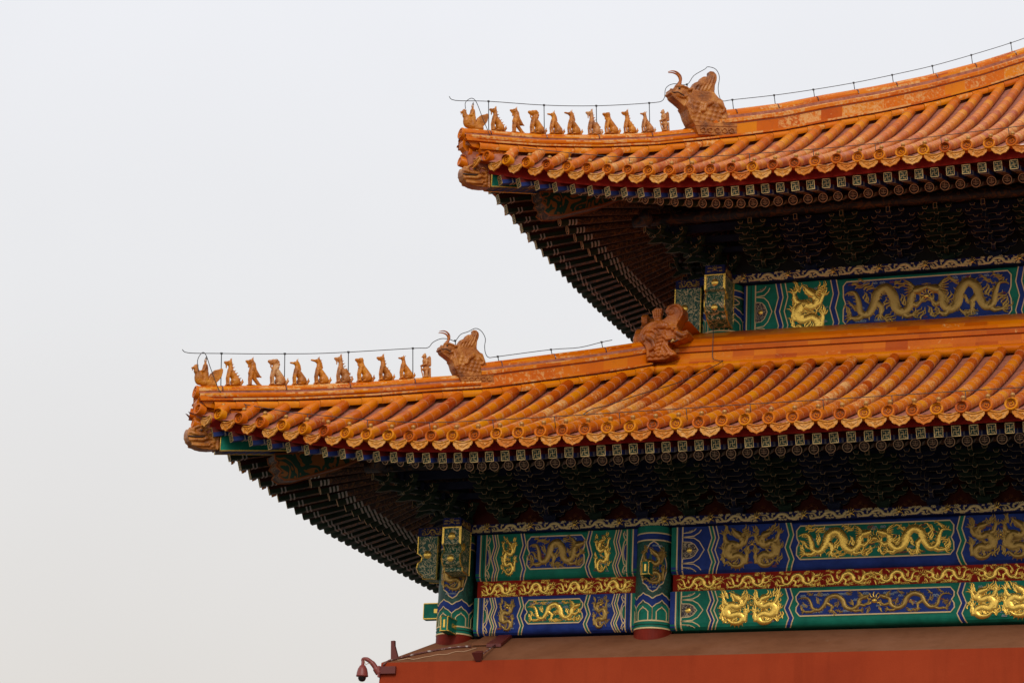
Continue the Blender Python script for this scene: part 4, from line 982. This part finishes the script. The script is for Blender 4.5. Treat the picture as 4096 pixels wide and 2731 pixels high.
column(-.105, 0, .280, .262, .03, 1.602, 1, 10); column(3.10, 0, .285, .262, .03, 1.602, 2, 14); column(9.93, 0, .285, .262, .03, 1.602, 3, 14)
column(3.21, 3.2, .36, .34, 5.50, 6.452, 4, 16); column(9.98, 3.2, .36, .34, 5.50, 6.452, 5, 14)

# beam noses
NOSE = [(0, 1.60), (.0, 1.33), (.055, 1.30), (.075, 1.26), (.06, 1.21), (.01, 1.18), (-.01, 1.10), (.03, 1.02), (.09, .98), (.10, .93), (.33, .91), (.33, 1.60)]
def nose(name, O, dirv, wid, prof, dz=0., flower=True, sm=1.):
    """prof in (distance back from the tip, z); O: tip centre in plan"""
    O = V(O); d = V(dirv); s = V((-d.y, d.x, 0)); b = MB(); hw = wid/2
    P = lambda u, y, z: O-d*u+s*y+V((0, 0, z+dz))
    f = [P(u, -hw, z) for u, z in prof]; k = [P(u, hw, z) for u, z in prof]
    b.prism(f, k, 0)
    e_ = .006
    for sg in (-1, 1):
        q = [P(u, sg*(hw+e_), z) for u, z in prof]
        b.tube(q, .012, 4, 1, False)
    for (u, z) in prof[:-1]: pass
    q = prof[:2]
    for sg in (-1, 1): b.tube([P(-.004, sg*(hw-.012), prof[0][1]-.012), P(-.004, sg*(hw-.012), prof[1][1]+.012)], .012, 4, 1, False)
    b.tube([P(-.004, -hw+.012, prof[0][1]-.012), P(-.004, hw-.012, prof[0][1]-.012)], .012, 4, 1, False)
    ob = b.build(name, [M['scroll'], M['gold']], hall)
    if flower:
        zc = (prof[0][1]+prof[1][1])/2-.01
        def ros(mp, u, v, r_): fl = MB(); disc(fl, u, v, r_, .014, mp, 0, 14); fl.build('gold_rosette', [M['gold']], ob)
        ros(lambda u, v, h: P(-.004-h, u, v), 0, zc, .06)
        zc2 = lerp(prof[0][1], prof[-2][1], .66)
        ros(lambda u, v, h: P(prof[6][0]-.004-h, u, v), 0, zc2-.04, .055)
        for sg in (-1, 1): 
            ros(lambda u, v, h: P(u, sg*(hw+.002+h), v), .16, lerp(prof[0][1], prof[-2][1], .42), .065)
            if dz: ros(lambda u, v, h: P(u, sg*(hw+.002+h), v), .16, lerp(prof[0][1], prof[-2][1], .80), .06)
    return ob
nose('beam_nose', (.065, -.72, 0), (0, -1, 0), .285, [(u*1.25, z) for u, z in NOSE])
nose('beam_nose', (-.72, 0, 0), (-1, 0, 0), .285, [(u, z+.0) for u, z in NOSE])
NU = [(0, 1.60), (0, 1.34), (.05, 1.31), (.06, 1.28), (.03, 1.25), (.0, 1.14), (.0, 1.05), (.04, .97), (.10, .93), (.14, .87), (.28, .80), (.45, .80), (.45, 1.60)]
nose('beam_nose', (3.27, 2.40, 0), (0, -1, 0), .33, [(u*1.2, z) for u, z in NU], 4.85)
nose('beam_nose', (2.40, 3.2, 0), (-1, 0, 0), .33, [(0, 1.60), (0, 1.1), (.0, 1.0), (.02, .95), (.03, .9), (.03, .87), (.05, .85), (.08, .78), (.28, .78), (.45, .78), (.45, 1.60)], 4.85)
for O, d, w_, z0, z1 in (((.065, -.74, 0), (0, -1, 0), .285, 1.603, 1.735), ((-.73, 0, 0), (-1, 0, 0), .285, 1.603, 1.735), ((3.27, 2.38, 0), (0, -1, 0), .33, 6.453, 6.60), ((2.40, 3.2, 0), (-1, 0, 0), .33, 6.453, 6.60)):
    b = MB(); O = V(O); d = V(d); s = V((-d.y, d.x, 0)); P = lambda u, y, z: O-d*u+s*y+V((0, 0, z))
    b.hexa([P(0, -w_/2, z0), P(0, w_/2, z0), P(.5, w_/2, z0), P(.5, -w_/2, z0), P(0, -w_/2, z1), P(0, w_/2, z1), P(.5, w_/2, z1), P(.5, -w_/2, z1)], 0)
    mp = lambda u, v, h: P(-.002-h, u, v)
    pearl(b, 0, (z0+z1)/2, .07, mp, 1, .012)
    for q in (-1, 1): cloud(b, q*.1, z0+.04, .03, mp, 1); cloud(b, q*.09, z1-.05, .03, mp, 1)
    for sg in (-1, 1):
        dragon(b, 'run', .06, z0+.01, .34, z1-z0-.02, lambda u, v, h: P(u, sg*(w_/2+.002+h), v), 1, .01)
    b.build('plate_end', [M['blueplate'], M['gold_dull']], hall)
def small_end(O, d, w_, z0, z1):
    b = MB(); O = V(O); d = V(d); s = V((-d.y, d.x, 0)); P = lambda u, y, z: O-d*u+s*y+V((0, 0, z)); h = w_/2
    b.hexa([P(0, -h, z0), P(0, h, z0), P(.5, h, z0), P(.5, -h, z0), P(0, -h, z1), P(0, h, z1), P(.5, h, z1), P(.5, -h, z1)], 0)
    def fr(f):
        b.tube([f(-1, 0), f(1, 0), f(1, 1), f(-1, 1), f(-1, 0)], .010, 4, 1, False)
    fr(lambda a, t_: P(-.003, a*(h-.008), lerp(z0+.008, z1-.008, t_)))
    b.box((0, 0, 0), (.006, .03, (z1-z0)*.52), 1, Matrix(((d.x, s.x, 0, (O-d*-.003).x), (d.y, s.y, 0, (O-d*-.003).y), (0, 0, 1, (z0+z1)/2), (0, 0, 0, 1))))
    for sg in (-1, 1):
        b.tube([P(0, sg*(h+.003), z0+.008), P(.45, sg*(h+.003), z0+.008)], .010, 4, 1, False); b.tube([P(0, sg*(h+.003), z1-.008), P(.45, sg*(h+.003), z1-.008)], .010, 4, 1, False)
        b.box((.32, sg*(h+.002), (z0+z1)/2), (.30, .005, .065), 1, Matrix(((-d.x, s.x, 0, O.x), (-d.y, s.y, 0, O.y), (0, 0, 1, 0), (0, 0, 0, 1))))
    b.build('tie_beam_end', [M['green'], M['gold']], hall)
small_end((-.04, -.60, 0), (0, -1, 0), .125, .005, .24); small_end((-.606, 0, 0), (-1, 0, 0), .125, .305, .56); small_end((3.105, -.47, 0), (0, -1, 0), .125, .805, 1.012)

# ------------------------------------------------------------------ bracket sets
def bracket_mesh(col):
    """local: x along wall, -y outwards, z up from the plate; four stepped tiers"""
    b = MB(); D = 1
    def dou(x, y, z, w_=.085, h=.055):
        t = .62
        b.hexa([V((x-w_/2*t, y-w_/2*t, z)), V((x+w_/2*t, y-w_/2*t, z)), V((x+w_/2*t, y+w_/2*t, z)), V((x-w_/2*t, y+w_/2*t, z)), V((x-w_/2, y-w_/2, z+h*.5)), V((x+w_/2, y-w_/2, z+h*.5)), V((x+w_/2, y+w_/2, z+h*.5)), V((x-w_/2, y+w_/2, z+h*.5))], 0)
        b.box((x, y, z+h*.75), (w_, w_, h*.5), 0)
        yy = y-w_/2-.003; l_ = .0042
        b.tube([V((x-w_/2, yy, z+h*.62)), V((x-w_/2*t, yy+w_*.15, z)), V((x+w_/2*t, yy+w_*.15, z)), V((x+w_/2, yy, z+h*.62))], l_, 4, 1, False)
    def arm(x0, x1, y, z, h=.07, d=.05):     # transverse arm with curled ends
        n = 4; pr_ = [(x0, z+h), (x0, z+h*.55)]+[(lerp(x0, x0+.07, k/n), z+h*.55*(1-math.sin(k/n*math.pi/2))) for k in range(1, n+1)]
        pr_ = pr_+[(x0+x1-x, zz) for x, zz in pr_[::-1]]
        b.prism([V((x, y-d/2, zz)) for x, zz in pr_], [V((x, y+d/2, zz)) for x, zz in pr_], 0)
        b.tube([V((x, y-d/2-.003, zz)) for x, zz in pr_[1:-1]], .0035, 4, 2, False)
    def proj(y1, z, h=.07, w_=.055, beak=0.):  # projecting arm
        pr_ = [(.1, z), (y1+.06, z), (y1+.015, z+h*.3), (y1, z+h*.6), (y1, z+h), (.1, z+h)] if not beak else [(.1, z), (y1+.1, z), (y1-.02, z-beak), (y1-.09, z-beak*1.2), (y1-.02, z+h*.6), (y1+.06, z+h), (.1, z+h)]
        b.prism([V((-w_/2, y, zz)) for y, zz in pr_], [V((w_/2, y, zz)) for y, zz in pr_], 0)
        for s in (-1, 1): b.tube([V((s*(w_/2+.002), y, zz)) for y, zz in pr_[1:5]], .003, 4, 2, False)
    b.hexa([V((-.07, -.08, 0)), V((.07, -.08, 0)), V((.07, .06, 0)), V((-.07, .06, 0)), V((-.105, -.12, .09)), V((.105, -.12, .09)), V((.105, .06, .09)), V((-.105, .06, .09))], 0)
    b.tube([V((-.105, -.123, .14)), V((-.07, -.083, 0)), V((.07, -.083, 0)), V((.105, -.123, .14))], .004, 4, 1, False)
    b.box((0, -.03, .115), (.21, .18, .05), 0)
    st = .255; zz = .12
    for k in range(4):
        y = -st*k; z = zz+.105*k
        arm(-.20 if k < 2 else -.28, .20 if k < 2 else .28, y, z); arm(-.33 if k < 2 else -.365, .33 if k < 2 else .365, y, z+.105)
        for x in (-.18, .18): dou(x, y, z+.07)
        for x in (-.31, 0, .31): dou(x, y, z+.175)
        proj(-st*(k+1)-.03, z, beak=.0 if k < 1 else .05)
        dou(0, -st*(k+1), z+.07, .075)
    y = -st*4; z = zz+.105*4; arm(-.21, .21, y, z)
    for x in (-.19, .19): dou(x, y, z+.07)
    proj(y-.16, z+.02); b.add([(-.03, y-.165, z+.02), (.03, y-.165, z+.02), (.03, y-.165, z+.11), (-.03, y-.165, z+.11)], [(0, 1, 2, 3)], 0)
    b.tube([V((-.028, y-.168, z+.02)), V((.028, y-.168, z+.02)), V((.028, y-.168, z+.11)), V((-.028, y-.168, z+.11)), V((-.028, y-.168, z+.02))], .0045, 4, 1, False)
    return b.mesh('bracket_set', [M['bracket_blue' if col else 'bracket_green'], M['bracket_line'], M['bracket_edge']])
BM = [bracket_mesh(0), bracket_mesh(1)]
def brackets(z0, xs, org, zsc):
    for i, x in enumerate(xs):
        for fn in (0, 1):
            if fn == 1 and i > 4: continue
            if fn == 0: mw = Matrix.Translation((x, org, z0))
            else: mw = Matrix.Translation((org, x, z0)) @ Matrix.Rotation(R(-90), 4, 'Z')
            put('bracket_set', BM[i % 2], hall, mw @ Matrix.Diagonal((1, 1, zsc, 1)))
    put('bracket_set', BM[0], hall, Matrix.Translation((xs[0]-.68+.0, org, z0)) @ Matrix.Rotation(R(-45), 4, 'Z') @ Matrix.Diagonal((1, 1.35, zsc, 1)))
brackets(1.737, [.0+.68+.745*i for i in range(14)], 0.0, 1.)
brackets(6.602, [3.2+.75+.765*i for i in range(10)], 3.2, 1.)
# boards behind the brackets, long ties across their steps, eave purlins
for z0, o, x1, r in ((1.737, 0., 11., lo), (6.602, 3.2, 11., up_)):
    b = MB()
    for fn in (ident, sw):
        def bx(xa, xb, ya, yb, za, zb, m): b.hexa([fn(V(q)) for q in ((xa, ya, za), (xb, ya, za), (xb, yb, za), (xa, yb, za), (xa, ya, zb), (xb, ya, zb), (xb, yb, zb), (xa, yb, zb))], m)
        bx(o-.05, x1, o+.05, o+.09, z0, z0+1.4, 0)
        for k in range(1, 5): bx(o-.255*k-.1, x1, o-.255*k-.03, o-.255*k+.03, z0+.30+.105*k, z0+.37+.105*k+.02*k, 1)
        b.tube([fn(V((o-1.3, o-1.02, z0+.80))), fn(V((x1, o-1.02, z0+.80)))], .10, 12, 2)
    bb = b.build('bracket_board', [M['ornboard'], M['bracket_blue'], M['purlin']], hall)
    for i in range(14):
        x = o+.68+.745/2+.745*i
        if x > 10.5: break
        b = MB(); mp = lambda u, v, h: V((x+u, o+.045-h, z0+v))
        b.add([mp(-.18, .01, .004), mp(.18, .01, .004), mp(.12, .14, .004), mp(.05, .26, .004), mp(0, .34, .004), mp(-.05, .26, .004), mp(-.12, .14, .004)], [tuple(range(7))], 0)
        for a in (-1, 0, 1): pearl(b, a*.08, .09+.05*(a == 0), .05, lambda u, v, h: mp(u, v, h+.006), 1, .006)
        b.build('flame_board', [M['ornboard'], M['orn']], bb)

# dark solid core so that no light leaks through
b = MB(); b.box((5.45, 6.2, 1.45), (10.7, 12., 3.2)); b.box((7.0, 8., 5.5), (7.6, 9.6, 4.9)); b.box((7.5, 9., 8.4), (6.4, 9., .9)); b.build('wall_core', [M['core']], hall)

# ------------------------------------------------------------------ red terrace wall
wl = empty('terrace_wall', 'tall red plastered wall with dusty sloped top below the painted beams', 'wall', (4, -1, -9.2))
b = MB(); yb, zt = -1.1, -.555; xb = -.83; d = V((4, -1, -9.2)); bt = .42
f = lambda q: V(q)-d
b.add([f((xb-bt, yb-bt, -9.2)), f((12, yb-bt, -9.2)), f((12, yb, zt)), f((xb, yb, zt))], [(0, 1, 2, 3)], 0)
b.add([f((xb-bt, 13, -9.2)), f((xb-bt, yb-bt, -9.2)), f((xb, yb, zt)), f((xb, 13, zt))], [(0, 1, 2, 3)], 0)
b.build('wall_face', [M['wall']], wl)
b = MB()
b.add([f((xb, yb, zt)), f((12, yb, zt)), f((12, -.02, -.02)), f((-.28, -.02, -.02))], [(0, 1, 2, 3)], 0)
b.add([f((xb, 13, zt)), f((xb, yb, zt)), f((-.28, -.02, -.02)), f((-.28, 13, -.02))], [(0, 1, 2, 3)], 0)
b.build('sloped_ledge', [M['ledge']], wl)

# ------------------------------------------------------------------ small fittings
def cctv():
    e_ = empty('dome_camera', 'red dome surveillance camera on a curved arm at the wall corner', 'security camera', (-1.09, -1.2, -.70))
    b = MB(); b.lathe([(.022, .18), (.026, .10), (.045, .085), (.07, .04), (.085, -.02), (.088, -.055), (.092, -.06), (.092, -.075), (.06, -.085), (0, -.085)], 18); b.build('housing', [M['metal_red']], e_)
    b = MB(); b.lathe([(.062, -.08), (.060, -.11), (.045, -.14), (.02, -.152), (0, -.154)], 16); b.build('dome', [M['dome']], e_)
    b = MB(); b.tube(smoothline([(0, 0, .16), (.0, 0, .185), (.06, .0, .185), (.14, .03, .13), (.20, .05, .05), (.245, .07, -.02)]), [.026]*6+[.028]*6+[.034]*6+[.04]*6+[.055]*7, 10)
    b.box((.255, .07, .0), (.03, .10, .17)); b.build('arm', [M['metal_red']], e_)
    b = MB(); b.tube(smoothline([(.03, -.02, .17), (.06, -.03, .10), (.10, -.01, .12), (.16, .03, .09)]), .005, 5); b.build('cable', [M['cable']], e_)
    b = MB(); b.box((.39, .055, .022), (.26, .045, .11)); b.build('mount_plate', [M['metal_dark']], e_)
cctv()
b = MB(); fp = [(-.75, -.50), (-.765, -.19), (-.71, -.185), (-.705, -.26), (-.64, -.45), (-.60, -.47)]
b.prism([V((x, -.93, z)) for x, z in fp], [V((x, -.87, z)) for x, z in fp])
tag(b.build('metal_bracket', [M['metal_dark']]), 'upright dark red metal fin on the sloped ledge above the dome camera', 'bracket')
e_ = empty('floodlight', 'small dark red floodlight hanging over the sloped ledge below the first column', 'floodlight', (.745, -1.10, -.475))
b = MB(); X = Matrix.Rotation(R(25), 4, 'X')
b.hexa([X @ V(q) for q in ((-.05, -.06, -.07), (.05, -.06, -.07), (.04, .05, -.05), (-.04, .05, -.05), (-.08, -.09, .06), (.08, -.09, .06), (.05, .06, .05), (-.05, .06, .05))]); b.box((-.01, -.02, -.08), (.07, .05, .05), 0, X)
b.build('head', [M['metal_dark']], e_); b = MB(); b.tube([(.04, .05, .03), (.03, .25, .11), (.02, .62, .27)], .012, 8); b.build('stem', [M['pipe']], e_)
b = MB()
b.hexa([V(q) for q in ((.36, -.42, -.195), (.62, -.42, -.195), (.62, -.02, .0), (.42, -.02, .0), (.36, -.42, -.165), (.62, -.42, -.165), (.62, -.02, .03), (.42, -.02, .03))], 1)
b.hexa([V(q) for q in ((.625, -.50, -.24), (.86, -.50, -.24), (.86, -.02, .0), (.66, -.02, .0), (.625, -.50, -.19), (.86, -.50, -.19), (.86, -.02, .05), (.66, -.02, .05))], 0)
tag(b.build('mounting_board', [M['metal_dark'], M['ledge']]), 'sloping dark red board on the ledge beneath the first painted beam', 'board')
led = lambda x, k, h=.02: V((x, lerp(-.02, yb, k), lerp(-.02, zt, k)+h))
b = MB(); b.tube(smoothline([led(.36, .40), led(.15, .42), led(-.1, .50), led(-.3, .62), led(-.45, .72), led(-.60, .86), led(-.72, .97), V((-.79, -1.13, -.60))], 4), .016, 7)
tag(b.build('conduit', [M['pipe']]), 'grimy conduit running down the ledge from the board to the dome camera', 'pipe')
b = MB(); b.tube([led(x, k, .012)+V((0, 0, .004*math.sin(i))) for i, (x, k) in enumerate(smoothline([(.48, .46), (.36, .58), (.2, .62), (.08, .72), (-.08, .74), (-.2, .83), (-.35, .9), (-.48, .88), (-.60, .94)], 4))], .006, 5)
tag(b.build('cable', [M['cable']]), 'thin pale loose cable lying across the sloped ledge', 'cable')

# ------------------------------------------------------------------ lightning wires
WL = [(-3.4, 3.869), (-3.326, 3.831), (-2.959, 3.907), (-2.583, 3.987), (-2.227, 4.07), (-1.897, 4.15), (-1.503, 4.264), (-.741, 4.502), (-.565, 4.553), (-.504, 4.655), (-.41, 4.737), (-.313, 4.755), (-.234, 4.745), (-.17, 4.866), (-.082, 4.931), (.006, 5.007), (.081, 4.98), (.135, 4.871), (.131, 4.74), (.145, 4.63), (.188, 4.567), (.299, 4.606), (.96, 4.875), (1.315, 4.992), (1.601, 5.15), (1.737, 5.218)]
WU = [(-.456, 8.85), (-.377, 8.802), (.04, 8.909), (.75, 9.049), (1.431, 9.236), (2.133, 9.492), (2.321, 9.605), (2.351, 9.824), (2.454, 9.936), (2.636, 9.978), (2.729, 10.17), (2.876, 10.332), (2.919, 10.388), (3.025, 10.377), (3.08, 10.252), (3.066, 10.036), (3.095, 9.856), (3.148, 9.825), (3.266, 9.883), (3.848, 10.139), (4.405, 10.409), (4.985, 10.709), (5.55, 11.028), (6.15, 11.383), (6.742, 11.774), (7.354, 12.2), (7.9, 12.62), (9.3, 13.75)]
for wh, pts, posts, r, loop in (('lower', WL, [-2.959, -2.24, -1.503, -.741, -.234, .299, .96, 1.601], lo, [(-3.128, -3.328, 3.523), (-3.152, -3.352, 3.695), (-3.107, -3.307, 3.827), (-3.06, -3.26, 3.79), (-2.997, -3.197, 3.594), (-2.866, -3.066, 3.247), (-2.718, -2.918, 3.154)]),
                          ('upper', WU, [.04, .75, 1.431, 2.133, 2.636, 3.266, 3.848, 4.405, 4.985, 5.55, 6.15, 6.742, 7.354], up_, [(-.187, -.387, 8.634), (-.191, -.391, 8.745), (-.122, -.322, 8.836), (-.055, -.255, 8.784), (.043, -.157, 8.501), (.158, -.042, 8.2)])):
    t0 = pts[0][0]; e_ = empty('ridge_lightning_wire', f'dark lightning wire on thin posts above the {wh} hip ridge', 'wire', (t0, t0, pts[0][1]), 0, 'lightning wires along the roofs'); O = V(e_.location)
    b = MB(); b.tube([V((t, t, z))-O for t, z in smoothline(pts, 4)], .0062, 5); b.build('wire', [M['wire']], e_)
    b = MB(); b.tube([V(q)-O for q in smoothline(loop, 5)], .006, 5); b.build('wire_loop', [M['wire']], e_)
    for t in posts:
        z1 = interp(pts, t); beast = (lo is r and t == -.234) or (up_ is r and t == 2.636)
        front = (t < 0 and r is lo) or (t < 2.7 and r is up_); zb = interp(r.hb, t+.02)+(.26 if front else .43 if r is lo else .52)
        if beast: zb = z1-.16
        b = MB(); b.tube([V((t, t, z1))-O, V((t+.02, t+.02, zb))-O], .0075, 5); b.box(V((t, t, z1))-O, (.03, .03, .025)); b.build('post', [M['wire']], e_)
        if not beast:
            b = MB(); X = Matrix.Translation(V((t+.02, t+.02, zb-.06))-O) @ Matrix.Rotation(R(45), 4, 'Z') @ Matrix.Rotation(R(90), 4, 'Y')
            rr_ = .115 if front else .132
            b.tube([V((t+.02, t+.02, zb-.09))-O+NH*rr_*math.sin(a*.25)+V((0, 0, rr_*.85*math.cos(a*.25))) for a in range(-6, 7)], .010, 5); b.build('clamp', [M['pipe']], e_)
EL = [(-2.728, 3.16), (-2.516, 3.091), (-1.806, 2.937), (-1.482, 2.886), (-.502, 2.743), (.495, 2.646), (1.487, 2.634), (2.438, 2.631), (3.419, 2.639), (4.416, 2.645), (5.353, 2.654), (7.373, 2.663), (8.392, 2.67), (9.4, 2.675), (10.4, 2.68)]
EU = [(.149, 8.233), (.419, 8.163), (1.395, 7.962), (2.424, 7.787), (3.431, 7.70), (4.413, 7.666), (5.444, 7.65), (6.428, 7.655), (7.455, 7.686), (8.496, 7.723), (9.5, 7.75)]
for wh, pts, y, posts in (('lower', EL, -2.9, (-2.516, -1.482, -.502, .495, 1.487, 2.438, 3.419, 4.416, 5.353, 6.4, 7.373, 8.392, 9.4)), ('upper', EU, .25, (.419, 1.395, 2.424, 3.431, 4.413, 5.444, 6.428, 7.455, 8.496))):
    e_ = empty('eave_lightning_wire', f'dark lightning wire on short pins along the {wh} eave tiles', 'wire', (pts[0][0], y, pts[0][1]), 0, 'lightning wires along the roofs'); O = V(e_.location)
    b = MB(); b.tube([V((x, y, z))-O for x, z in smoothline(pts, 3)], .006, 5); b.build('wire', [M['wire']], e_)
    for x in posts:
        z = interp(pts, x); b = MB(); b.tube([V((x, y, z))-O, V((x+.01, y+.04, z-.16))-O], .006, 5); b.build('post', [M['wire']], e_)
# down conductor from the wall ridge
DC = [(3.30, 2.25, 5.52), (3.33, 2.15, 5.30), (3.33, 2.14, 5.10), (3.34, 2.13, 4.92), (3.45, 2.08, 4.86), (3.55, 1.95, 4.80), (3.45, 1.2, 4.42), (3.30, .2, 3.95), (3.1, -1., 3.45), (2.95, -2., 3.02), (2.90, -2.6, 2.80), (2.88, -2.9, 2.64)]
b = MB(); b.tube(smoothline(DC, 4), .007, 5); tag(b.build('down_conductor', [M['wire']]), 'dark conductor cable dropping down the wall ridge and lower roof tiles', 'wire')
